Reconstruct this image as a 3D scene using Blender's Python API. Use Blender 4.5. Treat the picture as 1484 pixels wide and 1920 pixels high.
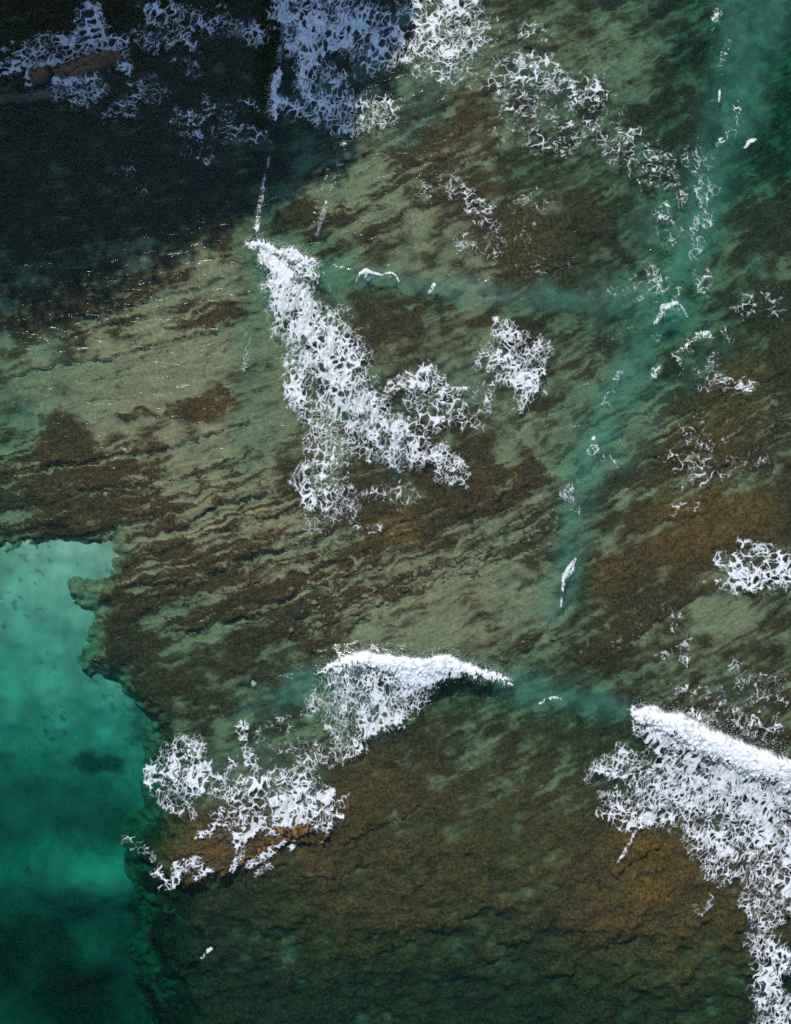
import bpy, bmesh, math, random
import numpy as np
from mathutils import Vector, noise as mnoise
random.seed(7)
scene = bpy.context.scene
for o in list(bpy.data.objects): bpy.data.objects.remove(o)
col = scene.collection

# ------------------------------------------------------------------ camera: straight down from a drone
CAM_H = 120.0
cd = bpy.data.cameras.new('camera'); cam = bpy.data.objects.new('camera', cd); col.objects.link(cam)
cam.location = (0, 0, CAM_H); cam.rotation_euler = (0, 0, 0)
cd.sensor_fit = 'VERTICAL'; cd.sensor_height = 36.0; cd.lens = 36.0 * CAM_H / 96.0
cd.clip_start = 1.0; cd.clip_end = 6000.0
scene.camera = cam

# ------------------------------------------------------------------ sky and sun (the sun stands beyond the upper edge, a little to the left)
ELEV = math.radians(47); TRAV = Vector((0.30, -0.954, 0)).normalized()     # the way the light travels over the ground
SUN_DIR = Vector((TRAV.x * math.cos(ELEV), TRAV.y * math.cos(ELEV), -math.sin(ELEV)))
world = bpy.data.worlds.new('World'); scene.world = world; world.use_nodes = True
wn = world.node_tree.nodes; wl = world.node_tree.links
for n in list(wn): wn.remove(n)
sky = wn.new('ShaderNodeTexSky'); sky.sky_type = 'NISHITA'; sky.sun_disc = False; sky.dust_density = 0.0; sky.ozone_density = 3.0; sky.air_density = 1.3
sky.sun_elevation = ELEV; sky.sun_rotation = math.atan2(-TRAV.x, -TRAV.y) % (2 * math.pi)
bg = wn.new('ShaderNodeBackground'); bg.inputs['Strength'].default_value = 0.14
wo = wn.new('ShaderNodeOutputWorld'); wl.new(sky.outputs[0], bg.inputs[0]); wl.new(bg.outputs[0], wo.inputs[0])
sd = bpy.data.lights.new('sun', 'SUN'); sd.energy = 3.6; sd.angle = math.radians(0.53); sd.color = (1.0, 0.955, 0.88)
sun = bpy.data.objects.new('sun', sd); col.objects.link(sun)
sun.rotation_euler = SUN_DIR.to_track_quat('-Z', 'Y').to_euler(); sun.location = (-40, 120, 140)
scene.view_settings.view_transform = 'Standard'; scene.view_settings.look = 'None'
scene.view_settings.gamma = 1.0; scene.view_settings.exposure = 0.0; scene.view_settings.use_curve_mapping = False
scene.render.engine = 'CYCLES'
scene.cycles.transparent_max_bounces = 16; scene.cycles.max_bounces = 5; scene.cycles.diffuse_bounces = 2
scene.cycles.glossy_bounces = 2; scene.cycles.transmission_bounces = 4; scene.cycles.volume_bounces = 0
scene.cycles.caustics_reflective = False; scene.cycles.caustics_refractive = False
scene.cycles.use_adaptive_sampling = True; scene.cycles.adaptive_threshold = 0.03; scene.cycles.adaptive_min_samples = 32
scene.cycles.use_denoising = False; scene.cycles.sample_clamp_direct = 6.0; scene.cycles.sample_clamp_indirect = 3.0

# --- FIELDS BEGIN
S = 0.05                                    # metres per chart unit
CX, CY = 742.0, 960.0                       # chart unit under the camera
def wx(u): return (np.asarray(u, float) - CX) * S
def wy(v): return (CY - np.asarray(v, float)) * S
F32 = np.float32
def _tab(seed, n=1):
    r = np.random.RandomState(seed)
    return r.rand(n, 256, 256).astype(F32)
_T = {}
def tab(seed, n=1):
    if (seed, n) not in _T: _T[(seed, n)] = _tab(seed, n)
    return _T[(seed, n)]
def noise(x, y, seed=0):                    # value noise, 0..1
    t = tab(seed)[0]
    fx = np.floor(x); fy = np.floor(y)
    ax = (x - fx).astype(F32); ay = (y - fy).astype(F32)
    ix = fx.astype(np.int32) & 255; iy = fy.astype(np.int32) & 255
    jx = (ix + 1) & 255; jy = (iy + 1) & 255
    ax = ax * ax * ax * (ax * (ax * 6 - 15) + 10); ay = ay * ay * ay * (ay * (ay * 6 - 15) + 10)
    a = t[iy, ix]; b = t[iy, jx]; c = t[jy, ix]; d = t[jy, jx]
    a = a + (b - a) * ax; c = c + (d - c) * ax
    return a + (c - a) * ay
def fbm(x, y, seed=0, octv=4, gain=0.5, ridged=False):
    s = 0; amp = 1; tot = 0
    for o in range(octv):
        ca, sa = math.cos(0.7 * o), math.sin(0.7 * o)
        k = 2.03 ** o
        n = noise((ca * x - sa * y) * k + 17.3 * o, (sa * x + ca * y) * k + 9.1 * o, seed + o)
        if ridged: n = 1 - abs(2 * n - 1)
        s = s + n * amp; tot += amp; amp *= gain
    return s / tot
def voro(x, y, seed=0, jit=0.9):            # 2 F1 / (F1 + F2) and a random number per cell, unit cells
    t = tab(seed, 3)
    fx = np.floor(x).astype(np.int32); fy = np.floor(y).astype(np.int32)
    f1 = np.full(x.shape, 9, F32); f2 = np.full(x.shape, 9, F32); rnd = np.zeros(x.shape, F32)
    for dy in (-1, 0, 1):
        for dx in (-1, 0, 1):
            gx = (fx + dx) & 255; gy = (fy + dy) & 255
            d = (fx + dx + 0.5 + (t[0][gy, gx] - 0.5) * jit - x) ** 2 + (fy + dy + 0.5 + (t[1][gy, gx] - 0.5) * jit - y) ** 2
            d = d.astype(F32)
            f2 = np.minimum(f2, np.maximum(f1, d)); m = d < f1
            f1 = np.where(m, d, f1); rnd = np.where(m, t[2][gy, gx], rnd)
    f1 = np.sqrt(f1); f2 = np.sqrt(f2)
    return 2 * f1 / (f1 + f2), rnd
def ss(a, b, x):
    t = np.clip((x - a) / (b - a), 0, 1)
    return t * t * (3 - 2 * t)
def stroke(u, v, pts):
    """distance (in radii) and value along a polyline of (u, v, radius, value)"""
    best = np.full(u.shape, 1e9, F32); val = np.zeros(u.shape, F32); tpos = np.zeros(u.shape, F32)
    if len(pts) == 1: pts = [pts[0], (pts[0][0] + .01,) + tuple(pts[0][1:])]
    for k, ((x0, y0, r0, d0), (x1, y1, r1, d1)) in enumerate(zip(pts[:-1], pts[1:])):
        dx, dy = x1 - x0, y1 - y0; L = dx * dx + dy * dy
        t = np.clip(((u - x0) * dx + (v - y0) * dy) / L, 0, 1)
        q = np.hypot(u - x0 - t * dx, v - y0 - t * dy) / (r0 + (r1 - r0) * t)
        m = q < best
        best = np.where(m, q, best); val = np.where(m, d0 + (d1 - d0) * t, val); tpos = np.where(m, k + t, tpos)
    return best, val, tpos
def side(u, v, pts):
    """unsigned distance, signed side (+ = below / larger v) and position 0..1 along a polyline of (u, v)"""
    best = np.full(u.shape, 1e9, F32); sg = np.zeros(u.shape, F32); tp = np.zeros(u.shape, F32); n = len(pts) - 1
    for k, ((x0, y0), (x1, y1)) in enumerate(zip(pts[:-1], pts[1:])):
        dx, dy = x1 - x0, y1 - y0; L = dx * dx + dy * dy
        t = np.clip(((u - x0) * dx + (v - y0) * dy) / L, 0, 1)
        q = np.hypot(u - x0 - t * dx, v - y0 - t * dy)
        c = dx * (v - y0) - dy * (u - x0)
        m = q < best
        best = np.where(m, q, best); sg = np.where(m, np.sign(c), sg); tp = np.where(m, (k + t) / n, tp)
    return best, sg, tp

# ---- surface swell: crest lines (u, v, height m) with a front and a back width in chart units
SWELL = [
    ([(560, -150, .7), (535, 60, .7), (515, 210, .7), (500, 330, .6), (482, 440, .8), (505, 520, .9), (560, 620, .8), (640, 740, .7), (740, 840, .5), (860, 890, .15)], 34, 70, -1),
    ([(482, 440, .3), (470, 560, .4), (462, 690, .45), (452, 840, .35), (420, 960, .1)], 22, 40, -1),
    ([(650, 280, .2), (625, 350, .3), (600, 430, .3), (585, 520, .1)], 16, 30, -1),
    ([(1470, -150, .3), (1405, 60, .35), (1350, 300, .35), (1310, 430, .4), (1262, 568, .6), (1180, 700, .35), (1115, 830, .35), (1080, 980, .35), (1062, 1090, .45), (1045, 1200, .15)], 40, 70, 1),
    ([(440, 1330, .2), (560, 1290, .5), (640, 1243, .8), (760, 1240, 1.0), (860, 1252, .9), (960, 1280, .6), (1080, 1310, .5), (1180, 1330, .8), (1300, 1375, 1.1), (1434, 1425, 1.1), (1600, 1480, .9)], 26, 75, 1),
    ([(585, 490, .3), (680, 514, .55), (745, 520, .5), (815, 540, .4), (950, 555, .25), (1100, 565, .25), (1235, 578, .7), (1300, 600, .2)], 14, 45, 1),
    ([(1130, 780, .1), (1320, 632, .3), (1360, 622, .2)], 14, 24, 1),
]
# short steep wavelets that catch the sun (u, v, radius, strength)
CHOP = [[(502, 325, 6, 1), (492, 370, 9, 1.1), (482, 440, 10, 1.1)], [(628, 345, 8, .9), (606, 400, 10, 1), (592, 440, 9, 1)], [(495, 520, 18, .7), (470, 545, 20, .7)], [(470, 600, 12, .8), (460, 640, 12, 1), (458, 690, 16, 1.1), (450, 740, 14, .9)], [(470, 790, 10, .8), (452, 830, 12, 1), (430, 910, 12, .8)],
 [(60, 645, 16, .8), (110, 655, 14, .6)], [(60, 725, 16, .8), (90, 715, 12, .7)], [(130, 1080, 40, .6), (100, 1100, 40, .6)], [(220, 1135, 26, .9), (280, 1130, 20, .7)], [(330, 1150, 30, .9), (420, 1165, 26, .9)], [(410, 985, 14, .8)], [(330, 1270, 26, .7), (370, 1285, 24, .7)], [(80, 1180, 24, .6), (75, 1240, 20, .6)],
 [(180, 690, 60, .4), (280, 640, 60, .4)], [(1130, 770, 14, .8), (1120, 800, 14, .8)], [(1345, 150, 14, .6), (1355, 300, 20, .6)], [(850, 1830, 40, .6), (930, 1815, 30, .6)], [(1380, 320, 30, .5)], [(60, 480, 60, .6), (200, 470, 60, .6), (340, 440, 50, .6)], [(760, 160, 20, .7), (800, 190, 16, .6)], [(250, 300, 120, .5), (120, 330, 120, .5)]]
def swell(u, v):
    z = np.zeros(u.shape, F32)
    for pts, wf, wb, sgn in SWELL:
        d, sg, tp = side(u, v, [p[:2] for p in pts])
        h = np.interp(tp, np.linspace(0, 1, len(pts)), [p[2] for p in pts])
        w = np.where(sg * sgn > 0, wb, wf)
        z = np.maximum(z, h * np.exp(-(d / w) ** 2)) if True else z
    ch = np.zeros(u.shape, F32)
    for pts in CHOP:
        q, d, _ = stroke(u, v, pts); ch = np.maximum(ch, d * (1 - ss(.2, 1.2, q)))
    ph = v * .9 + u * .35 + 26 * fbm(u / 30, v / 30, 52, 2)
    z = z + ch * .052 * np.sin(ph * (2 * math.pi / 15)) * ss(.3, .6, noise(u / 12, v / 9, 56))
    z = z + 0.16 * (fbm(u / 170, v / 120, 50, 3) - .5)
    return z.astype(F32)

# ---- foam: patches of strokes (u, v, radius, density)
# each: name, label, cell size, stretch, stretch angle (deg, direction of the strands), strokes
FOAM = [
 ('foam_patch', 'blue-shaded lacy foam lying above the brown rock ridge in the shadow', 13, 1.3, 15,
  [[(30,95,22,.35),(75,95,24,.45),(130,85,30,.52),(180,72,34,.62),(215,88,22,.55)],[(170,30,30,.55),(175,55,30,.6)],[(-10,128,16,.5),(52,128,12,.6),(56,155,8,.6)],[(60,118,12,.5),(130,112,14,.55),(205,96,10,.6)],[(225,72,12,.45),(238,100,9,.4)]]),
 ('foam_patch', 'blue-shaded foam washing along the lower side of the brown rock ridge', 11, 1.2, 15,
  [[(108,155,10,.55),(150,150,10,.6),(178,143,9,.6)],[(112,176,20,.42),(155,182,20,.42),(198,160,12,.35)],[(222,122,10,.5),(238,126,14,.62),(243,140,8,.4)]]),
 ('foam_patch', 'swirl of thin foam arcs on dark shaded water beside the rock ridge', 22, 2.2, -5,
  [[(215,208,20,.32),(255,195,26,.26),(300,175,24,.26)],[(250,155,18,.22),(285,150,18,.26)]]),
 ('foam_patch', 'ragged foam streaks on the dark water at the upper edge', 18, 1.6, 60,
  [[(250,62,22,.26),(300,75,24,.36),(345,68,20,.42),(372,95,16,.3)],[(335,120,22,.24),(365,140,20,.26)],[(300,20,40,.4),(400,40,35,.3),(445,62,22,.38),(490,70,24,.33)]]),
 ('foam_patch', 'faint broken foam web drifting on the dark shaded water', 26, 1.5, 10,
  [[(335,215,20,.25),(367,238,24,.27),(400,255,26,.25),(446,246,26,.24),(487,262,20,.2)],[(357,284,16,.22),(402,300,14,.22)],[(462,190,14,.24),(508,214,12,.3)],[(385,200,20,.18),(430,215,20,.2)]]),
 ('foam_patch', 'tiny faint foam wisp lying alone on the dark shaded water', 20, 1.3, 30,
  [[(221,322,12,.17),(240,322,12,.2),(230,355,14,.16)],[(215,358,12,.15),(270,358,10,.15)]]),
 ('breaking_wave', 'large foam mass at the upper edge, blue where the cliff shadow falls', 12, 1.5, 70,
  [[(545,-60,40,.8),(560,55,38,.78),(585,110,34,.7),(600,160,40,.55),(640,200,46,.5),(690,215,38,.45),(735,205,24,.4)],[(560,-50,60,.8),(640,40,60,.72),(700,70,52,.64),(745,90,40,.52)],[(555,200,28,.44),(610,225,26,.44),(650,248,16,.4)],[(600,60,42,.85),(645,75,30,.8)]]),
 ('foam_patch', 'sunlit white foam net at the upper edge with green water showing through', 19, 1.2, 30,
  [[(790,-40,60,0.54),(800,60,48,0.47),(850,90,50,0.45),(885,85,36,0.41)],[(800,125,26,0.32),(850,135,28,0.31),(890,150,18,0.25)],[(860,0,60,0.54),(880,40,40,0.50)]]),
 ('foam_patch', 'broad pale foam web spreading down to the right over brown reef', 21, 1.5, 25,
  [[(895,40,34,0.23),(930,95,36,0.23),(975,125,40,0.30),(1030,140,40,0.32),(1080,165,38,0.29),(1150,198,30,0.20)],[(920,150,34,0.21),(980,200,44,0.23),(1060,215,44,0.21)],[(940,235,30,0.20),(990,250,40,0.20),(1080,250,50,0.20),(1160,265,50,0.20),(1230,315,50,0.20)],[(990,60,26,0.20),(1020,70,20,0.20)],[(1115,150,18,0.20),(1130,130,10,0.20)]]),
 ('foam_patch', 'small white foam scribble above the brown algae patch', 20, 1.3, 20,
  [[(795,350,13,.27),(798,370,8,.2)],[(838,335,14,.3),(850,358,20,.34),(876,356,16,.28),(882,384,16,.3),(918,392,16,.26)],[(893,402,18,.24),(930,424,18,.18),(1000,385,14,.12)]]),
 ('foam_patch', 'sparse crumbs of foam over the dark brown algae bed', 22, 1.3, 15,
  [[(860,455,24,.2),(905,470,30,.17),(970,480,40,.16),(1050,500,30,.14)],[(960,420,40,.12),(1010,380,40,.14)]]),
 ('breaking_wave', 'long white breaker running down the middle of the picture', 11, 1.3, 70,
  [[(525,500,32,.72),(550,515,46,.78),(556,590,50,.82),(602,640,60,.72),(638,690,62,.66),(668,750,52,.72),(705,797,44,.72),(750,830,42,.66),(800,850,30,.48),(845,870,26,.44)],[(563,496,22,.95),(576,590,20,1.0),(627,670,22,.9),(665,750,24,.92),(703,797,24,.92),(750,828,20,.9)],[(548,640,22,.42),(556,700,26,.46),(562,745,26,.46),(590,780,28,.46),(620,800,26,.44)],[(590,815,20,.36),(640,840,30,.38),(690,845,24,.42),(735,850,22,.42),(754,885,12,.36)],[(820,845,18,.46),(860,875,16,.46),(868,895,10,.42)],[(820,895,16,.38),(846,905,12,.36),(870,905,10,.38)]]),
 ('foam_patch', 'foam lobe branching to the right of the central breaker', 15, 1.2, 40,
  [[(742,722,16,.4),(770,715,26,.48),(800,705,26,.52),(815,735,26,.42),(840,765,26,.46),(870,785,24,.42),(905,798,12,.3)],[(770,755,24,.42),(810,790,22,.38),(790,780,20,.36)],[(850,740,18,.34),(900,725,16,.3)],[(865,765,24,.34),(905,765,22,.3),(925,735,18,.3)]]),
 ('foam_patch', 'compact ragged foam patch right of the central breaker, standing alone', 12, 1.2, 60,
  [[(930,600,16,.42),(945,625,26,.47),(930,665,28,.44),(955,690,34,.56),(980,720,30,.6),(970,752,14,.44)],[(975,640,26,.36),(1000,680,26,.46),(1018,640,16,.42),(1016,700,12,.42)],[(905,680,16,.32)]]),
 ('foam_patch', 'loose foam net hanging below the central breaker', 15, 1.3, 75,
  [[(590,830,24,.3),(600,870,36,.36),(575,890,28,.44),(600,930,38,.42),(630,950,34,.36),(600,985,22,.28)],[(640,900,28,.3),(660,940,22,.36),(668,978,14,.32)],[(705,985,18,.22)],[(700,925,18,.2),(770,928,24,.2)]]),
 ('whitecap', 'thin curled whitecap right of the top of the central breaker', 9, 2.0, 85,
  [[(669,529,1,.6),(672,520,1.8,.8),(679,513,3.4,1),(687,509,4.2,1),(698,513,2.6,.95),(708,516,2.2,.9),(716,518,1.4,.8)],[(716,519,1.2,.7),(727,514,2,.9),(736,514,2.2,.95),(744,519,1.6,.85),(749,530,1,.6)],[(690,518,9,.2),(700,530,10,.16)]]),
 ('whitecap', 'tiny isolated whitecap splash, right of the thin curled whitecap', 8, 1.2, 60,
  [[(803,550,2.5,.6),(809,542,4,.75),(815,535,3,.7)]]),
 ('whitecap', 'crescent whitecap on the teal swell crest', 9, 2.0, 100,
  [[(1228,608,2.5,.8),(1236,592,5,1),(1243,579,7,1),(1255,574,4,1),(1267,570,3.2,1),(1277,577,2,.8),(1287,594,2,.7)],[(1245,585,12,.3),(1268,582,10,.2)]]),
 ('foam_patch', 'broken foam flecks just below the crescent whitecap', 18, 1.5, 35,
  [[(1308,632,8,0.32),(1322,629,9,0.44),(1335,633,6,0.30)],[(1353,618,10,0.29),(1372,640,8,0.21)],[(1286,646,13,0.28),(1295,660,8,0.30)],[(1262,668,7,0.30),(1272,676,8,0.35),(1280,690,5,0.26)],[(1232,690,9,0.21),(1215,710,10,0.19)],[(1228,640,12,0.18)]]),
 ('foam_patch', 'scattered thin foam threads over the brown reef near the right edge', 30, 1.4, 20,
  [[(1300,720,28,.2),(1345,710,22,.25),(1400,716,20,.25)],[(1340,680,20,.18)],[(1300,800,30,.16),(1340,830,34,.19),(1380,850,34,.17)],[(1270,860,28,.18),(1290,880,24,.2),(1360,880,30,.18),(1430,870,26,.2)],[(1280,940,34,.15),(1330,910,34,.17)],[(1320,520,26,.2),(1325,545,14,.22)],[(1400,570,26,.2),(1430,540,24,.2),(1460,570,30,.18)]]),
 ('foam_patch', 'foam threads caught along the upper part of the long teal swell', 22, 1.5, -70,
  [[(1300,300,26,0.19),(1325,352,22,0.23),(1318,400,18,0.26),(1305,450,14,0.23),(1298,480,10,0.26)],[(1270,380,26,0.18),(1245,405,22,0.24),(1250,440,30,0.15)],[(1180,535,26,0.17),(1230,520,28,0.18),(1160,550,22,0.17)],[(1270,545,8,0.23),(1262,565,5,0.31)],[(1349,172,2.5,0.44),(1347,192,2,0.53)],[(1352,120,8,0.22),(1362,80,8,0.21)],[(1394,278,2,0.44),(1404,266,3.5,0.48),(1416,262,2.5,0.40)],[(1385,190,8,0.23),(1375,250,10,0.19),(1350,270,10,0.25)],[(1340,50,8,0.25),(1345,20,9,0.23)]]),
 ('foam_patch', 'foam flecks caught along the lower part of the long teal swell', 14, 1.6, -60,
  [[(1112,825,6,0.35),(1114,840,11,0.48),(1105,852,8,0.35)],[(1139,855,8,0.35),(1150,866,7,0.37),(1160,876,4,0.31)],[(1165,830,10,0.21)],[(1080,905,16,0.19),(1060,925,14,0.28),(1072,945,14,0.22),(1085,960,12,0.19)],[(1150,745,8,0.18),(1130,770,7,0.23),(1160,700,8,0.25)]]),
 ('foam_patch', 'white foam clump with round holes at the right edge', 14, 1.2, 30,
  [[(1350,1048,14,.58),(1372,1050,18,.56),(1388,1078,18,.56),(1405,1100,14,.52),(1425,1104,10,.5)],[(1388,1015,14,.4),(1410,1030,18,.42),(1440,1040,24,.42),(1480,1060,26,.4)],[(1350,1088,10,.34),(1378,1098,14,.44)],[(1410,1070,22,.36),(1450,1090,24,.4),(1500,1080,26,.4)],[(1318,1080,12,.16)]]),
 ('whitecap', 'thin upright whitecap on the lower teal swell crest', 7, 1.5, 100,
  [[(1077,1049,2.5,.8),(1067,1062,3.5,.9),(1057,1078,4.2,1),(1055,1095,2.6,.9),(1054,1114,1.8,.8)],[(1075,1052,2,.7),(1074,1066,2.2,.8),(1064,1078,3,.7)],[(1054,1112,1.8,.8),(1051,1136,1.3,.7)]]),
 ('foam_patch', 'pale foam star over brown reef above the right breaker', 22, 1.3, 70,
  [[(1262,1178,18,.22),(1285,1195,16,.25),(1280,1220,15,.3),(1288,1245,12,.24)],[(1242,1225,12,.26),(1255,1218,10,.2)],[(1230,1130,14,.2),(1270,1148,10,.2)]]),
 ('foam_patch', 'dim foam web between the right breaker and the right edge', 20, 1.3, 50,
  [[(1290,1335,14,.24),(1320,1345,20,.25),(1360,1330,26,.24),(1400,1350,24,.26),(1450,1370,24,.26)],[(1380,1260,26,.18),(1420,1290,30,.2),(1480,1300,30,.2)],[(1345,1300,24,.18),(1265,1300,14,.18)]]),
 ('breaking_wave', 'white breaker with a fluffy crest and round foam field below it', 10, 1.5, 80,
  [[(628,1272,28,.34),(672,1268,36,.55),(730,1278,40,.6),(780,1275,34,.55),(806,1300,14,.42)],[(620,1310,36,.44),(670,1315,44,.6),(720,1312,44,.66),(762,1300,34,.6)],[(615,1350,26,.4),(660,1350,34,.6),(700,1345,34,.72),(745,1335,24,.66)],[(640,1385,26,.44),(660,1400,20,.44),(640,1425,18,.32)],[(585,1300,14,.34),(580,1335,14,.3)],[(700,1350,14,.95),(670,1362,12,.9)],[(700,1300,14,.95),(690,1322,12,.9)]]),
 ('foam_patch', 'wide lace of foam poured over the orange rock outcrop', 14, 1.2, 65,
  [[(285,1455,20,.44),(320,1430,34,.46),(355,1400,30,.44),(370,1378,12,.38)],[(382,1438,22,.66),(355,1470,30,.5),(310,1490,26,.42),(345,1512,22,.36)],[(400,1470,24,.4),(430,1440,18,.3)],[(452,1356,9,.42),(458,1385,13,.42),(470,1420,14,.33),(480,1455,16,.32)],[(430,1500,24,.34),(455,1490,30,.46),(500,1470,28,.46),(540,1460,26,.4),(575,1470,26,.42)],[(400,1530,14,.36),(425,1535,20,.4),(455,1545,26,.62),(490,1530,32,.58),(540,1515,36,.55),(590,1505,32,.66)],[(610,1500,18,.72),(620,1530,18,.8),(600,1545,18,.76)],[(452,1575,16,.66),(455,1592,12,.7)],[(500,1548,18,.62),(550,1535,22,.6)],[(560,1400,26,.24),(600,1420,22,.3),(560,1440,22,.28)],[(500,1390,30,.17),(530,1360,26,.16)],[(370,1568,10,.34),(392,1562,8,.4),(405,1545,8,.36)],[(640,1505,12,.34),(655,1495,9,.28)]]),
 ('foam_patch', 'curl of foam at the left end of the orange rock outcrop', 12, 1.2, 30,
  [[(290,1640,9,.4),(300,1628,9,.4),(305,1645,9,.45),(318,1655,7,.4),(330,1648,9,.52),(336,1625,12,.5)],[(350,1622,11,.46),(375,1618,14,.58),(390,1630,10,.5),(368,1644,9,.5)],[(325,1662,5,.45),(300,1665,6,.32)],[(235,1580,12,.2),(265,1590,14,.22),(282,1604,10,.24)]]),
 ('foam_patch', 'bluish foam in the shade under the orange boulders', 9, 1.3, 25,
  [[(434,1630,5,.6),(446,1616,7,.7),(455,1606,5,.6)],[(470,1622,8,.5),(490,1612,9,.66),(512,1592,9,.72),(530,1578,8,.72)],[(545,1590,7,.45),(552,1582,6,.45)],[(480,1640,6,.3),(505,1625,8,.34)]]),
 ('breaking_wave', 'big churning white breaker filling the lower right corner', 11, 1.5, 60,
  [[(1195,1362,18,.6),(1240,1385,26,.72),(1300,1410,34,.8),(1370,1440,40,.82),(1440,1460,44,.82),(1520,1480,50,.82)],[(1112,1450,16,.4),(1140,1430,28,.46),(1180,1440,36,.52),(1240,1450,44,.62),(1310,1465,50,.66),(1390,1500,54,.7),(1450,1530,50,.7),(1520,1560,50,.7)],[(1130,1490,18,.4),(1170,1500,30,.54),(1230,1505,34,.6),(1290,1510,36,.6)],[(1130,1525,10,.36),(1145,1528,10,.5),(1175,1545,12,.5),(1215,1530,24,.62),(1232,1535,16,.62)],[(1300,1560,26,.48),(1350,1580,40,.54),(1400,1570,44,.58),(1460,1590,44,.56)],[(1330,1630,16,.48),(1370,1640,16,.42),(1410,1640,26,.52),(1450,1660,36,.54),(1500,1680,40,.54)],[(1400,1688,16,.44),(1440,1720,32,.5),(1425,1770,26,.46),(1450,1800,44,.5),(1430,1850,34,.5),(1460,1900,46,.5),(1470,1980,46,.5)],[(1193,1556,4,.4),(1175,1590,4,.36),(1160,1618,3,.34)],[(1305,1705,8,.3),(1318,1712,8,.38),(1328,1695,8,.36),(1335,1675,5,.3)],[(1290,1580,10,.42),(1300,1605,8,.36)],[(1155,1400,10,.3),(1165,1385,8,.3)]]),
 ('whitecap', 'small dim whitecap alone on the dark water, lower left', 9, 1.2, -50,
  [[(378,1794,3,.9),(386,1786,2.4,.9),(393,1780,4,.9),(397,1778,3,.7)]]),
 ('foam_patch', 'sun glints painted as thin broken flecks along the swell crest between the shadow and the central breaker', 7, 1.6, 80,  # white strokes stand in for the sun's glint on the crest
  [[(500,330,3,.4),(494,360,4,.45),(488,395,4,.42),(482,435,5,.45)],[(614,380,3,.24),(604,412,6,.3),(594,440,4,.26)],[(468,640,5,.2),(458,695,7,.22)],[(530,70,5,.35),(524,120,6,.4)]]),
 ('whitecap', 'small pale wedge of foam on the swell line at the edge of the shadow', 8, 1.5, 80,
  [[(507,296,1.5,.6),(505,306,3,.7),(503,318,1.5,.6)]]),
 ('whitecap', 'short curved whitecap dash on green water between the two lower breakers', 9, 1.2, -30,
  [[(1012,1318,2.5,.8),(1020,1311,3,.95),(1040,1306,2.2,.9),(1050,1308,1.8,.8)]]),
]
# fluffy crests: owner index in FOAM is found by label start; (u, v, radius, height m)
CREST = {
 'large foam mass': [[(525,140,6,.4),(521,165,9,.5),(519,195,9,.5),(520,222,4,.3)]],
 'long white breaker': [[(462,459,4,.3),(476,459,8,.5),(498,465,10,.55),(530,476,9,.5),(562,482,8,.4),(588,497,5,.3)],[(500,478,12,.3),(515,500,16,.3),(540,520,20,.25)]],
 'white breaker with': [[(598,1262,4,.3),(625,1250,8,.45),(655,1238,13,.6),(690,1232,18,.75),(735,1241,18,.7),(775,1247,15,.65),(805,1248,17,.7),(830,1243,20,.8),(860,1250,15,.65),(900,1259,10,.5),(935,1268,7,.4),(960,1278,2.5,.2)],[(760,1262,20,.4),(800,1268,22,.4),(830,1262,14,.4)]],
 'big churning white': [[(1180,1328,7,.4),(1200,1334,15,.6),(1235,1346,20,.75),(1275,1358,24,.85),(1320,1382,26,.9),(1370,1405,26,.9),(1420,1425,28,.9),(1480,1450,30,.9),(1580,1490,30,.9)]],
}
# milky bubble clouds under the surface (u, v, radius, density)
PLUME = [
 [(1450,-40,90,.3),(1410,60,90,.34),(1390,150,76,.34),(1365,260,64,.32),(1330,350,64,.36),(1318,410,56,.36),(1290,500,44,.3)],
 [(1270,580,36,.45),(1240,600,44,.32),(1190,690,46,.26),(1150,760,52,.32),(1120,820,54,.36),(1095,900,54,.32),(1080,980,46,.26),(1065,1060,40,.32),(1050,1150,36,.22)],
 [(1260,590,22,.5),(1275,600,14,.4)],
 [(1240,400,34,.26),(1200,430,40,.16),(1300,420,30,.3)],[(1130,560,60,.16),(1190,560,44,.24),(1230,550,30,.24)],
 [(600,505,26,.26),(760,530,26,.26),(900,545,30,.26),(1050,556,36,.28),(1160,565,36,.28)],[(820,215,24,.2),(780,245,18,.2),(700,285,14,.16)],
 [(960,1290,40,.22),(1030,1305,44,.28),(1110,1315,36,.26),(1170,1335,30,.3)],
 [(490,500,18,.32),(500,560,16,.2)],[(610,520,30,.22),(640,560,30,.12)],[(690,530,22,.14),(735,530,20,.12)],
 [(570,1280,34,.36),(540,1300,40,.28),(480,1330,50,.14)],
 [(760,850,18,.4),(750,880,14,.2)],[(840,910,18,.22)],
 [(820,100,50,.2),(880,110,50,.18),(770,180,40,.12)],[(990,125,50,.2),(1080,170,40,.14)],
 [(600,640,60,.22),(680,770,60,.26)],[(800,740,60,.16),(960,690,50,.14)],[(600,920,50,.1)],
 [(340,1470,70,.2),(500,1450,80,.16),(560,1500,60,.22)],[(680,1320,80,.22)],
 [(1180,1460,60,.1),(1300,1480,90,.14),(1400,1520,90,.14)],
 [(1330,640,20,.2),(1370,635,24,.14),(1300,720,30,.1)],[(1390,1060,40,.12)],[(1380,1290,50,.12)],[(1420,490,30,.14)],
 [(1230,750,50,.1),(1180,850,50,.14)],[(60,780,30,.2),(60,800,26,.2)],[(100,650,50,.14)],
]
NEARD = 0.02
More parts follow.
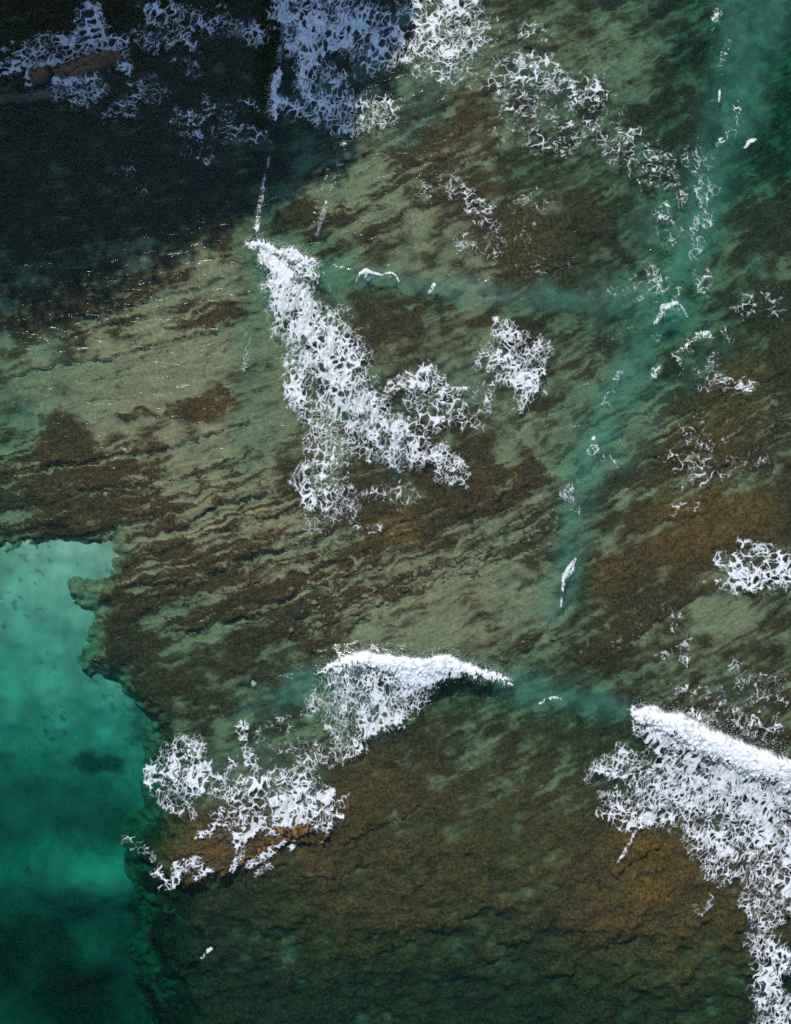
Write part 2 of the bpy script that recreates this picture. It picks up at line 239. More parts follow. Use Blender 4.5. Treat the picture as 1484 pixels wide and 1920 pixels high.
def foam_fields(u0, u1, v0, v1, st=1.0):
    nu = int((u1 - u0) / st) + 1; nv = int((v1 - v0) / st) + 1
    U, V = np.meshgrid((u0 + np.arange(nu) * st).astype(F32), (v0 + np.arange(nv) * st).astype(F32))
    D = np.zeros(U.shape, F32); own = np.full(U.shape, -1, np.int16)
    H = np.zeros(U.shape, F32)               # crest height
    CR = np.zeros(U.shape, F32)              # crest cover
    # ragged edges: strokes are measured at jittered positions
    ju = (fbm(U / 26, V / 26, 11, 4, .6) - .5) * 46; jv = (fbm(U / 26, V / 26, 31, 4, .6) - .5) * 46
    lo = fbm(U / 40, V / 40, 71, 3, .6)
    def box(pts, k):
        a = min(p[0] - p[2] * k for p in pts); b = max(p[0] + p[2] * k for p in pts)
        c = min(p[1] - p[2] * k for p in pts); d = max(p[1] + p[2] * k for p in pts)
        i0 = max(0, int((a - 30 - u0) / st)); i1 = min(nu, int((b + 30 - u0) / st) + 1)
        k0 = max(0, int((c - 30 - v0) / st)); k1 = min(nv, int((d + 30 - v0) / st) + 1)
        return (slice(k0, k1), slice(i0, i1))
    for pi, P in enumerate(FOAM):
        for pts in P[5]:
            b = box(pts, 2.1)
            rm = np.mean([p[2] for p in pts]); j = min(1, rm / 26)
            q, d, tp = stroke(U[b] + ju[b] * j, V[b] + jv[b] * j, pts)
            f = d * (.78 * (1 - ss(.4, 1.25, q)) + .22 * (1 - ss(.8, 1.9, q)) if rm > 9 else (1 - ss(.45, 1.35, q)))
            own[b] = np.where(f > D[b], pi, own[b]); D[b] = np.maximum(D[b], f)
    for key, sl in CREST.items():
        pi = [i for i, P in enumerate(FOAM) if P[1].startswith(key)][0]
        for pts in sl:
            b = box(pts, 1.6)
            puff = fbm(U[b] / 9, V[b] / 9, 5, 3, .6, True)
            sp = noise(U[b] / 3.5, V[b] / 7, 7) + .6 * noise(U[b] / 1.8, V[b] / 4, 8)
            q, d, tp = stroke(U[b] + ju[b] * .35 + (puff - .5) * 11, V[b] + jv[b] * .35 + (sp - .8) * 11, pts)
            f = 1 - ss(.68, 1.16, q + (sp - .8) * .5)
            h = .7 * d * np.sqrt(np.clip(1 - (q / 1.15) ** 2, 0, 1)) * (.75 + .4 * puff)
            own[b] = np.where(f > np.maximum(D[b], .3), pi, own[b])
            H[b] = np.maximum(H[b], h); CR[b] = np.maximum(CR[b], f)
    D = D * (.5 + .8 * lo)
    m = np.maximum(D, CR) > NEARD
    idx = np.nonzero(m)
    u = U[m]; v = V[m]; d = D[m]; o = own[m]
    cell = np.array([P[2] for P in FOAM], F32)[o]; asp = np.array([P[3] for P in FOAM], F32)[o]
    ang = np.radians(np.array([P[4] for P in FOAM], F32))[o]
    # advect the sample points through a swirling flow
    g = 4.0; gu = int((u1 - u0) / g) + 3; gv = int((v1 - v0) / g) + 3
    GU, GV = np.meshgrid((u0 + np.arange(gu) * g).astype(F32), (v0 + np.arange(gv) * g).astype(F32))
    psi = 34 * fbm(GU / 46, GV / 46, 91, 2, .55) * 1.0 + 10 * noise(GU / 15, GV / 15, 95)
    fy, fx = np.gradient(psi); vxg, vyg = fy, -fx
    pu, pv = u.copy(), v.copy()
    for it in range(3):
        iu = np.clip(((pu - u0) / g).astype(np.int32), 0, gu - 1); iv = np.clip(((pv - v0) / g).astype(np.int32), 0, gv - 1)
        au = np.clip((pu - u0) / g - iu, 0, 1); av = np.clip((pv - v0) / g - iv, 0, 1)
        iu1 = np.minimum(iu + 1, gu - 1); iv1 = np.minimum(iv + 1, gv - 1)
        def bl(a): return (a[iv, iu] * (1 - au) + a[iv, iu1] * au) * (1 - av) + (a[iv1, iu] * (1 - au) + a[iv1, iu1] * au) * av
        du, dv = bl(vxg), bl(vyg)
        pu = pu - du * .42; pv = pv - dv * .42
    ca, sa = np.cos(ang), np.sin(ang)
    a = pu * ca - pv * sa; b = pu * sa + pv * ca          # a runs along the strands
    a = a / asp; b = b * np.sqrt(asp) / asp ** .2
    t1 = noise(pu / 11, pv / 11, 41); t2 = noise(pu / 5, pv / 5, 43); t3 = noise(u / 30, v / 30, 47); t4 = noise(u / 3.2, v / 3.2, 49)
    wa = (noise(pu / 8, pv / 8, 44) - .5) * cell * .42 + (noise(pu / 3.0, pv / 3.0, 45) - .5) * 1.1
    wb = (noise(pu / 8, pv / 8, 46) - .5) * cell * .42 + (noise(pu / 3.0, pv / 3.0, 48) - .5) * 1.1
    t5 = noise(pu / 19, pv / 19, 40)
    big = ss(.25, .5, d)
    dd = np.clip(d * (1 + (t5 - .5) * (.5 + .7 * big) + (t1 - .5) * (.2 + .3 * big) + (t2 - .5) * .25), 0, 1.1)
    cell = cell * np.where(cell > 17, .66, .9) * np.where(noise(u / 34, v / 34, 42) + (t2 - .5) * .12 > .55, 1.4, .85)
    q1, r1 = voro((a + wa) / cell, (b + wb) / cell, 61)
    c2 = cell * .52; q2, r2 = voro((a + wa) / c2 + 40, (b + wb) / c2 + 40, 63)
    c3 = cell * 2.0; q3, r3 = voro((a + wa) / c3 + 80, (b + wb) / c3 + 80, 67)
    xs = [0, .1, .2, .3, .4, .5, .6, .7, .8, 1.0]
    th1 = np.interp(dd, xs, [1.0, .965, .945, .92, .875, .815, .745, .67, .59, .42])
    th2 = np.interp(dd, xs, [1.05, 1.0, .985, .97, .945, .90, .84, .76, .64, .3])
    def web(q, t, c, soft):
        w = soft / c
        return ss(-w, w, q - t)
    L1 = web(q1, np.minimum(th1 + (r1 - .5) * .16, .985), cell, 1.3)
    L2 = web(q2, th2 + (r2 - .5) * .5, c2, 1.5)
    L3 = web(q3, np.minimum(th1 * .5 + .5 + (r3 - .5) * .06, .99), c3, 1.8)
    op = ss(.35, .6, r1 + (1 - dd) * .3)                   # some bubbles stay open even in thick foam
    lace = np.maximum(L1, L2 * (1 - op * (1 - ss(.55, 1.0, q1))))
    lace = np.maximum(lace, L3 * ss(.12, .3, dd))
    br = ss(.02, .24, d + (t3 - .5) * .24 + (t2 - .5) * .16 + (t1 - .5) * .22)    # threads break up where foam is thin
    lace = lace * br * ss(.02, .10, d)
    solid = .95 * ss(.78, 1.1, d + (t1 - .5) * .7 + (t2 - .5) * .5 + (t5 - .5) * .4) * (1 - .7 * op * (1 - ss(.3, .6, q1)))
    haze = (.17 * ss(.12, .4, d) + .25 * ss(.4, .9, d)) * (.2 + 1.0 * t3)
    cov = np.maximum(np.maximum(lace, solid), haze)
    bits = ss(.5, .8, fbm(u / 2.6, v / 2.6, 57, 2, .5)) * ss(.55, .8, noise(u / 13, v / 13, 58)) * ss(.08, .3, d) * (1 - ss(.5, .7, d))
    cov = np.maximum(cov, bits * .8)
    grain = .8 + .35 * fbm(pu / 6, pv / 6, 53, 2, .6)       # thin and thick places in the foam sheet
    cov = cov * np.clip(grain, 0, 1)
    strk = fbm(a / 9 + 3 * t1, b / 3.2 + 3 * t5, 55, 2, .6)                    # streaks along the run of the water
    cov = cov * (1 - .22 * ss(.4, .7, strk) * ss(.4, .7, d))
    fluff = CR[m] * np.clip(.62 + .75 * fbm(pu / 6, pv / 6, 59, 3, .6), 0, 1)
    cov = np.maximum(cov, fluff)
    C = np.zeros(U.shape, F32); C[m] = np.clip(cov, 0, 1)
    Dm = np.zeros(U.shape, F32); Dm[m] = d
    return U, V, C, Dm, own, H, CR
# --- FIELDS END
# ------------------------------------------------------------------ helpers
def tag(o, label=None, cat=None, group=None, kind=None):
    if label: o['label'] = label
    if cat: o['category'] = cat
    if group: o['group'] = group
    if kind: o['kind'] = kind
    return o
def mesh_np(name, co, faces, attrs=None, smooth=True):
    """co (n,3), faces (m,4) quads"""
    me = bpy.data.meshes.new(name); n, m = len(co), len(faces)
    me.vertices.add(n); me.vertices.foreach_set('co', np.ascontiguousarray(co, F32).ravel())
    k = faces.shape[1]
    me.loops.add(m * k); me.loops.foreach_set('vertex_index', np.ascontiguousarray(faces, np.int32).ravel())
    me.polygons.add(m); me.polygons.foreach_set('loop_start', np.arange(0, m * k, k, dtype=np.int32))
    me.polygons.foreach_set('use_smooth', np.full(m, smooth, bool))
    for an, av in (attrs or {}).items():
        if av.ndim == 1:
            a = me.attributes.new(an, 'FLOAT', 'POINT'); a.data.foreach_set('value', np.ascontiguousarray(av, F32))
        else:
            a = me.attributes.new(an, 'FLOAT_VECTOR', 'POINT'); a.data.foreach_set('vector', np.ascontiguousarray(av, F32).ravel())
    me.update(calc_edges=True)
    return me
def link(name, me, mat=None, parent=None):
    o = bpy.data.objects.new(name, me); col.objects.link(o)
    if mat: me.materials.append(mat)
    if parent: o.parent = parent
    return o
def grid_faces(nu, nv):
    i = np.arange(nu * nv, dtype=np.int32).reshape(nv, nu)
    return np.stack([i[:-1, :-1], i[1:, :-1], i[1:, 1:], i[:-1, 1:]], -1).reshape(-1, 4)
def stretched(a, b, st, far=(-9000, 9000), n=16):
    """chart coordinates: even steps from a to b, then growing steps out to the far limits"""
    core = np.arange(a, b + st * .5, st)
    t = (np.arange(1, n + 1) / n) ** 2.6
    return np.concatenate([(a + (far[0] - a) * t)[::-1], core, core[-1] + (far[1] - core[-1]) * t])
def lat(rows, u, v):
    """bilinear look-up in a chart with one value every 100 units, then smoothed by a smoothstep"""
    A = np.array(rows, F32); nv, nu = A.shape
    x = np.clip(u / 100, 0, nu - 1.001); y = np.clip(v / 100, 0, nv - 1.001)
    ix = x.astype(int); iy = y.astype(int); fx = x - ix; fy = y - iy
    fx = fx * fx * (3 - 2 * fx); fy = fy * fy * (3 - 2 * fy)
    return (A[iy, ix] * (1 - fx) + A[iy, ix + 1] * fx) * (1 - fy) + (A[iy + 1, ix] * (1 - fx) + A[iy + 1, ix + 1] * fx) * fy

class NT:
    def __init__(s, name):
        s.m = bpy.data.materials.new(name); s.m.use_nodes = True; s.t = s.m.node_tree; s.t.nodes.clear()
        s.out = s.n('ShaderNodeOutputMaterial')
    def n(s, typ, **kw):
        nd = s.t.nodes.new(typ)
        for k, v in kw.items():
            if k.startswith('i_'):
                key = k[2:]; key = int(key) if key.isdigit() else key.replace('_', ' ')
                if isinstance(v, bpy.types.NodeSocket): s.t.links.new(v, nd.inputs[key])
                else: nd.inputs[key].default_value = v
            else: setattr(nd, k, v)
        return nd
    def attr(s, name): return s.n('ShaderNodeAttribute', attribute_name=name)
    def noise(s, vec, scale, detail=4, rough=.55, dist=0):
        return s.n('ShaderNodeTexNoise', i_Vector=vec, i_Scale=scale, i_Detail=detail, i_Roughness=rough, i_Distortion=dist).outputs[0]
    def math(s, op, a, b=0.0, clamp=False):
        return s.n('ShaderNodeMath', operation=op, use_clamp=clamp, i_0=a, i_1=b).outputs[0]
    def ramp(s, f, stops):
        r = s.n('ShaderNodeValToRGB', i_0=f); e = r.color_ramp.elements
        while len(e) < len(stops): e.new(.5)
        for el, (p, c) in zip(e, stops):
            el.position = p; el.color = (c, c, c, 1) if not isinstance(c, tuple) else (*c, 1)
        return r.outputs[0]
    def mix(s, f, a, b, mode='MIX'):
        m = s.n('ShaderNodeMix', data_type='RGBA', blend_type=mode)
        for i, v in ((0, f), (6, a), (7, b)):
            if isinstance(v, bpy.types.NodeSocket): s.t.links.new(v, m.inputs[i])
            else: m.inputs[i].default_value = (*v, 1) if isinstance(v, tuple) else v
        return m.outputs[2]

# ------------------------------------------------------------------ materials
def bed_material(name, kind):
    t = NT(name); pos = t.n('ShaderNodeNewGeometry').outputs['Position']
    st = t.attr('strata').outputs['Vector'] if kind == 'reef' else pos
    n1 = t.noise(pos, 0.55, 6, .62); n2 = t.noise(pos, 3.2, 5, .65); n3 = t.noise(pos, 11, 3, .6); n4 = t.noise(st, 1.0, 6, .7)
    sand = t.mix(t.ramp(t.math('ADD', t.math('MULTIPLY', n2, .5), t.math('MULTIPLY', n3, .5)), [(.36, 0.), (.64, 1.)]), (0.145, 0.12, 0.058), (0.45, 0.37, 0.195))
    sand = t.mix(t.ramp(n4, [(.35, .5), (.6, 0.)]), sand, (0.13, 0.10, 0.048))
    spk = t.ramp(t.math('ADD', t.math('MULTIPLY', n3, .55), t.math('MULTIPLY', n2, .45)), [(.42, 0.), (.62, 1.)])
    alg = t.mix(spk, (0.020, 0.013, 0.006), (0.135, 0.082, 0.029))
    gold = t.mix(spk, (0.040, 0.020, 0.006), (0.235, 0.125, 0.029))
    if kind == 'reef':
        a = t.attr('algae').outputs['Fac']; g = t.attr('gold').outputs['Fac']
        alg = t.mix(g, alg, gold)
        f = t.math('ADD', a, t.math('MULTIPLY', t.math('SUBTRACT', t.math('ADD', t.math('MULTIPLY', n1, .4), t.math('ADD', t.math('MULTIPLY', n2, .35), t.math('MULTIPLY', n4, .25))), .5), 2.0))
        f = t.ramp(t.math('ADD', f, t.math('MULTIPLY', t.math('SUBTRACT', n3, .5), .7)), [(.33, 0.), (.63, 1.)])
        wv = t.n('ShaderNodeVectorMath', operation='ADD', i_0=st, i_1=t.n('ShaderNodeVectorMath', operation='SCALE', i_0=t.n('ShaderNodeTexNoise', i_Vector=pos, i_Scale=.9, i_Detail=3).outputs['Color'], i_3=.9).outputs[0]).outputs[0]
        crk = None
        for sc, wd in ((.42, .035), (1.1, .05)):
            e = t.n('ShaderNodeTexVoronoi', feature='DISTANCE_TO_EDGE', i_Vector=wv, i_Scale=sc).outputs['Distance']
            k = t.math('SUBTRACT', 1.0, t.ramp(e, [(0., 0.), (wd, 1.)]))
            crk = k if crk is None else t.math('MAXIMUM', crk, t.math('MULTIPLY', k, .7))
        crk = t.math('MULTIPLY', crk, t.ramp(n1, [(.42, 0.), (.6, .85)]))
        c = t.mix(f, sand, alg)
        c = t.mix(crk, c, (0.012, 0.011, 0.007))
    elif kind == 'rock': c = t.mix(t.ramp(n1, [(.38, 0.), (.6, 1.)]), alg, t.mix(spk, (0.028, 0.016, 0.008), (0.15, 0.076, 0.026)))
    elif kind == 'ridge': c = t.mix(t.ramp(n1, [(.38, 0.), (.62, 1.)]), t.mix(spk, (0.07, 0.045, 0.03), (0.16, 0.10, 0.065)), t.mix(spk, (0.12, 0.08, 0.055), (0.24, 0.16, 0.11)))
    elif kind == 'orange':
        rnd = t.n('ShaderNodeObjectInfo').outputs['Random']
        c = t.mix(t.ramp(n2, [(.35, 0.), (.65, 1.)]), (0.05, 0.026, 0.010), t.mix(t.ramp(rnd, [(.2, 0.), (.9, 1.)]), (0.13, 0.07, 0.026), (0.44, 0.21, 0.05)))
    elif kind == 'stone': c = t.mix(t.ramp(n1, [(.4, 0.), (.6, 1.)]), sand, t.mix(spk, (0.05, 0.035, 0.018), (0.17, 0.12, 0.06)))
    elif kind == 'weed': c = t.mix(spk, (0.02, 0.02, 0.012), (0.07, 0.06, 0.03))
    elif kind == 'cliff': c = t.mix(t.ramp(n1, [(.4, 0.), (.6, 1.)]), (0.16, 0.12, 0.09), (0.32, 0.25, 0.18))
    elif kind == 'sand':
        rp = t.noise(t.n('ShaderNodeMapping', i_Vector=pos, i_Rotation=(0, 0, .3), i_Scale=(.35, .12, 1)).outputs[0], 1.0, 5, .6)
        c = t.mix(t.ramp(rp, [(.36, 0.), (.62, 1.)]), (0.42, 0.37, 0.26), (0.66, 0.58, 0.42))
        c = t.mix(t.math('MULTIPLY', t.attr('weed').outputs['Fac'], t.ramp(n2, [(.2, .6), (.5, 1.)])), c, (0.045, 0.05, 0.03))
    h = t.math('ADD', t.math('MULTIPLY', n2, .6), t.math('MULTIPLY', n3, .25))
    bump = t.n('ShaderNodeBump', i_Strength=1.0 if kind != 'sand' else .35, i_Distance=.16 if kind in ('ridge', 'rock', 'orange') else .05, i_Height=h).outputs[0]
    wet = kind in ('rock', 'orange', 'ridge')
    b = t.n('ShaderNodeBsdfPrincipled', i_Base_Color=c, i_Roughness=.42 if wet else .9, i_Normal=bump)
    b.inputs['Specular IOR Level'].default_value = .35 if wet else .05
    t.t.links.new(b.outputs[0], t.out.inputs[0])
    return t.m
M = {k: bed_material(k + '_material', k) for k in ('reef', 'rock', 'ridge', 'orange', 'stone', 'weed', 'cliff', 'sand')}

def water_material():
    t = NT('sea_water'); pos = t.n('ShaderNodeNewGeometry').outputs['Position']
    m1 = t.n('ShaderNodeMapping', i_Vector=pos, i_Rotation=(0, 0, math.radians(-24)), i_Scale=(.55, 1.25, 1)).outputs[0]
    m2 = t.n('ShaderNodeMapping', i_Vector=pos, i_Rotation=(0, 0, math.radians(-15)), i_Scale=(2.2, 5.0, 1)).outputs[0]
    gust = t.ramp(t.noise(pos, .09, 3, .5), [(.35, .25), (.65, 1.)])
    a = t.noise(m1, 1.0, 4, .55, .6); b = t.noise(m2, 1.0, 3, .55, .4)
    h = t.math('ADD', t.math('MULTIPLY', a, .12), t.math('MULTIPLY', t.math('MULTIPLY', b, gust), .024))
    nrm = t.n('ShaderNodeBump', i_Strength=1.0, i_Distance=1.0, i_Height=h).outputs[0]
    fac = t.n('ShaderNodeLayerWeight', i_Blend=.5).outputs['Facing']
    fr = t.math('ADD', t.math('MULTIPLY', t.math('POWER', fac, 5.0), .95), .022)
    gl = t.n('ShaderNodeBsdfGlossy', i_Roughness=.13, i_Normal=nrm)
    gl.inputs['Color'].default_value = (1, 1, 1, 1)
    mx = t.n('ShaderNodeMixShader', i_0=fr, i_1=t.n('ShaderNodeBsdfTransparent').outputs[0], i_2=gl.outputs[0])
    t.t.links.new(mx.outputs[0], t.out.inputs[0])
    ab = t.n('ShaderNodeVolumeAbsorption'); sig = np.array([0.31, 0.078, 0.092]); den = .5
    ab.inputs['Color'].default_value = (*(1 - sig / den), 1); ab.inputs['Density'].default_value = den
    t.t.links.new(ab.outputs[0], t.out.inputs['Volume'])
    return t.m
M['water'] = water_material()
def foam_material(name, albedo, gain=1.0, bumpy=.3):
    t = NT(name); pos = t.n('ShaderNodeNewGeometry').outputs['Position']
    a = t.attr('cover').outputs['Fac']
    n = t.noise(pos, 16, 3, .6)
    a = t.math('MULTIPLY', a, t.ramp(n, [(.3, .82 * gain), (.55, gain)]), True)
    bmp = t.n('ShaderNodeBump', i_Strength=bumpy, i_Distance=.12, i_Height=t.noise(pos, 7, 4, .65)).outputs[0]
    d = t.n('ShaderNodeBsdfDiffuse', i_Color=(*albedo, 1), i_Normal=bmp)
    mx = t.n('ShaderNodeMixShader', i_0=a, i_1=t.n('ShaderNodeBsdfTransparent').outputs[0], i_2=d.outputs[0])
    t.t.links.new(mx.outputs[0], t.out.inputs[0])
    return t.m
M['foam'] = foam_material('sea_foam', (.88, .88, .87))
M['plume'] = foam_material('bubble_cloud', (.25, .45, .33), 1.0, .1)
def spray_material():
    t = NT('spray_drop'); b = t.n('ShaderNodeBsdfDiffuse', i_Color=(.85, .86, .87, 1)); t.t.links.new(b.outputs[0], t.out.inputs[0]); return t.m
M['spray'] = spray_material()

# ------------------------------------------------------------------ the sea bed charts (one value every 100 units)
ALGAE_AND_SHADE = [[7,7,7,7,7,7,7,6,4,4,5,5,6,6,5,5],  # upper left values also darken the bed's colour to deepen the headland's shadow
 [7,7,7,7,7,7,7,5,3,4,5,4,3,6,5,5],
 [7,7,7,7,7,7,5,4,5,6,6,5,6,7,5,5],
 [7,7,7,7,7,7,4,4,6,5,5,5,5,6,5,5],
 [7,7,7,7,7,3,4,4,5,6,7,7,5,4,6,7],
 [5,6,6,4,4,2,3,4,4,6,8,6,4,3,5,6],
 [5,7,5,3,5,2,4,6,5,5,6,5,4,3,6,7],
 [3,2,1,1,3,3,4,6,5,4,5,4,4,6,7,7],
 [4,5,3,4,5,3,4,6,6,4,4,3,4,7,6,6],
 [7,8,7,5,3,3,5,6,6,7,6,4,5,6,6,6],
 [6,7,7,6,5,4,6,7,6,5,5,5,6,8,8,7],
 [1,3,8,6,6,5,5,5,4,4,3,5,7,6,4,4],
 [0,1,6,5,5,7,6,2,3,4,3,6,6,5,5,5],
 [0,1,5,7,6,5,3,3,4,4,4,5,5,5,6,6],
 [0,2,4,6,5,5,5,6,6,6,6,6,6,6,6,6],
 [0,3,4,6,6,6,6,7,7,6,6,6,7,7,7,7],
 [1,3,5,7,7,7,7,7,7,6,6,7,7,7,7,7],
 [1,1,4,6,7,7,7,7,7,6,7,7,7,8,8,8],
 [2,3,5,6,6,6,6,7,6,6,6,7,7,7,7,7],
 [2,4,6,6,6,6,6,7,6,6,6,7,7,7,7,7]]
DEPTH = [[9,9,9,9,9,9,14,12,10,9,12,13,16,23,32,39],
 [9,9,9,9,9,9,14,12,9,8,10,10,13,26,34,39],
 [9,9,9,9,9,9,14,12,11,7,10,13,17,21,31,36],
 [9,9,9,9,9,9,10,7,7,7,14,14,17,22,29,31],
 [9,9,9,9,9,9,7,7,6,6,8,10,16,20,18,16],
 [14,12,10,7,6,10,14,8,7,6,8,13,18,18,16,13],
 [13,10,8,6,6,9,11,7,7,6,10,14,18,21,17,13],
 [11,9,6,5,5,7,8,6,7,8,10,10,16,16,10,9],
 [16,9,6,5,5,7,7,6,7,8,8,13,11,8,8,8],
 [10,7,6,5,5,6,7,6,5,5,6,12,9,8,8,8],
 [16,10,7,6,5,5,6,5,6,7,7,10,6,5,6,7],
 [16,12,9,8,7,6,5,5,5,5,6,9,6,6,7,9],
 [16,16,14,12,11,9,8,6,6,6,8,8,8,7,7,9],
 [20,20,20,14,13,14,14,12,12,13,15,15,12,8,7,8],
 [26,26,24,15,12,12,10,8,9,10,10,11,9,7,7,7],
 [36,36,32,11,5,5,5,6,8,10,10,10,7,5,5,5],
 [40,38,30,5,4,4,6,9,10,11,11,7,5,5,5,5],
 [46,46,40,27,17,16,11,10,10,11,10,5,5,5,5,5],
 [56,56,46,37,24,23,20,18,18,18,18,15,11,11,13,13],
 [64,62,56,48,32,30,28,26,26,26,26,22,20,20,20,20]]
# ledges: a rim on the upper side, a drop on the lower side (points, drop in m)
LEDGE = [
 ([(-60,615),(50,600),(120,590),(190,583),(260,565),(340,545),(480,500)], .55), ([(-40,720),(50,690),(140,672),(230,665),(330,640),(400,620),(480,595)], .45),
 ([(-60,890),(50,875),(200,855),(320,840),(380,815),(440,800),(500,780)], .5), ([(-60,1025),(50,1010),(150,1000),(240,985),(350,970),(440,945),(560,905)], .5),
 ([(180,1096),(330,1098),(420,1065),(520,1010),(620,985)], .5), ([(300,1192),(430,1170),(520,1130),(570,1100)], .5),
 ([(440,1052),(500,1038),(547,1025),(582,1016),(650,985)], .4), ([(500,1127),(570,1111),(640,1085),(700,1070)], .4), ([(640,1165),(687,1146),(779,1108),(880,1057),(960,1030)], .35),
 ([(557,462),(605,440),(652,411),(687,392),(740,372)], .4), ([(652,297),(697,281),(754,240),(817,202),(880,170)], .5), ([(785,345),(836,320),(880,300),(950,278)], .45),
 ([(798,430),(849,405),(944,360),(1010,340)], .3), ([(960,809),(1008,777),(1072,748)], .35), ([(1200,830),(1247,796),(1298,770),(1359,739),(1434,710),(1520,680)], .5),
 ([(900,950),(960,924),(1030,880),(1094,825)], .4), ([(1220,920),(1267,898),(1330,876),(1400,860)], .35), ([(1300,950),(1353,927),(1413,885),(1480,860)], .35),
 ([(1150,1650),(1164,1636),(1203,1611),(1238,1592),(1267,1569),(1290,1560)], .45), ([(1100,1800),(1126,1790),(1180,1774),(1254,1729)], .4), ([(625,1590),(671,1571),(753,1533),(800,1500)], .5),
 ([(270,1650),(340,1660),(418,1645),(462,1615),(530,1587),(592,1583),(640,1556)], 1.1), ([(900,1830),(960,1793),(1005,1761)], .4), ([(980,1245),(1010,1205),(1035,1165),(1080,1130)], .25),
 ([(700,1000),(740,985),(790,965),(860,930)], .4), ([(560,1230),(640,1195),(700,1150)], .35), ([(60,470),(180,450),(300,440)], .3), ([(1180,1215),(1230,1170),(1300,1130),(1360,1100)], .3),
 ([(380,1010),(470,985),(540,960)], .35), ([(100,930),(250,905),(380,890),(470,860)], .3), ([(560,1650),(640,1640),(720,1620)], .4), ([(640,1820),(740,1790),(860,1740),(940,1700)], .4),
 ([(1200,1480),(1300,1440),(1400,1400)], .3), ([(950,1110),(1040,1080),(1140,1040)], .25), ([(1160,1010),(1230,990),(1330,960)], .3), ([(880,560),(960,540),(1060,500)], .3),
]
BROWN = [  # weed beds: strokes (u, v, radius, amount)
 [(110,560,26,.95),(230,545,26,.95),(330,525,14,.8)], [(300,520,16,.7),(350,515,14,.7)], [(150,640,14,.8),(225,622,14,.8)], [(350,600,22,.8),(430,585,26,.8)], [(430,655,14,.8)],
 [(330,775,26,.8),(390,760,36,.95),(415,735,30,.9)], [(240,775,18,.8),(290,780,10,.7)], [(90,780,40,.85),(110,840,50,.95),(180,880,50,.8),(300,860,30,.7)], [(60,900,40,.9),(160,930,40,.7)],
 [(100,985,30,.95),(220,965,24,.9),(320,940,20,.8)], [(330,1000,30,.8),(260,1020,26,.8)], [(200,1050,34,.95),(230,1080,30,.9),(330,1060,30,.8)], [(190,1110,40,.95),(260,1120,30,.8)],
 [(210,1220,50,.9),(260,1280,50,.95),(320,1300,60,.9),(400,1310,40,.8)], [(560,1155,50,.95),(610,1150,40,.8),(600,1200,40,.8)], [(480,1110,50,.8),(420,1090,40,.8)],
 [(450,1270,40,.85),(520,1270,34,.8)], [(940,450,60,.9),(1010,470,60,.95),(1060,420,40,.8)], [(800,270,50,.9),(870,230,50,.9),(740,300,40,.8)], [(720,620,60,.85),(780,580,50,.8),(660,590,30,.7)],
 [(900,420,30,.8)], [(1250,185,40,.9),(1320,160,40,.8)], [(1340,260,60,.8)], [(960,900,50,.95),(1010,880,30,.9),(920,930,30,.8)], [(760,990,40,.95),(700,1010,30,.9),(820,970,30,.8)],
 [(1330,830,60,.85),(1250,850,40,.8),(1400,800,60,.85)], [(1300,1000,70,.95),(1380,960,60,.95),(1240,1060,50,.9),(1130,1080,40,.9)], [(1120,1150,30,.8),(1180,1230,50,.8),(1100,1230,40,.8)], [(1400,700,60,.85)],
 [(560,390,30,.8),(520,420,20,.7)], [(720,430,60,.6)], [(1060,1100,30,.5)],
]
BARE = [  # bare rock and sand
 [(180,700,60,1),(300,690,80,1),(400,640,40,.9)], [(330,850,50,.9),(420,830,50,.9),(480,800,40,.9)], [(400,540,50,.7),(300,590,40,.8)], [(1150,110,40,1),(1170,150,30,.9)], [(720,1170,50,1),(790,1190,60,.9),(850,1140,60,.7),(920,1100,50,.7)],
 [(1000,1150,40,.9),(1040,1110,30,.8)], [(480,950,50,.7),(540,1010,30,.9)], [(760,420,40,.7)], [(1380,1150,70,.8)], [(640,850,40,.6)], [(500,580,40,.8),(520,660,30,.6)], [(70,790,22,1)], [(520,1235,40,.7)], [(1180,720,60,.5)], [(650,330,40,.7),(600,380,40,.6)],
 [(850,490,40,.6),(920,540,50,.6)], [(1040,860,40,.6),(1020,960,40,.5)],
]
GOLD = [[(980,1580,170,.55),(800,1640,200,.5),(620,1700,160,.45)], [(1300,1780,170,.65),(1150,1780,120,.6)], [(720,1500,110,.5)], [(1010,460,90,.35)], [(880,240,90,.35)], [(1180,1600,70,1),(1260,1620,70,1),(1220,1680,60,.9),(1150,1700,60,.6)], [(1300,980,120,.8),(1400,960,90,.9)], [(760,990,50,1),(720,1000,40,.9)], [(420,770,60,.6)], [(330,1590,90,.8),(420,1610,60,1)], [(1400,700,70,.7),(1330,840,70,.5)], [(640,1520,60,.5)], [(1150,1080,60,.7)]]
POOL = [(a - (32 if 1085 < b < 1360 else 18 if 1060 < b < 1700 else 0), b) for a, b in [(-400,1052),(20,1048),(90,1036),(150,1036),(200,1046),(196,1066),(146,1078),(132,1096),(152,1112),(163,1140),(182,1166),(172,1196),(176,1216),(164,1246),(188,1272),(226,1300),(258,1330),(272,1370),(264,1410),(256,1460),(236,1520),(214,1580),(196,1640),(208,1700),(214,1760),(200,1830),(205,1900),(210,2140)]]

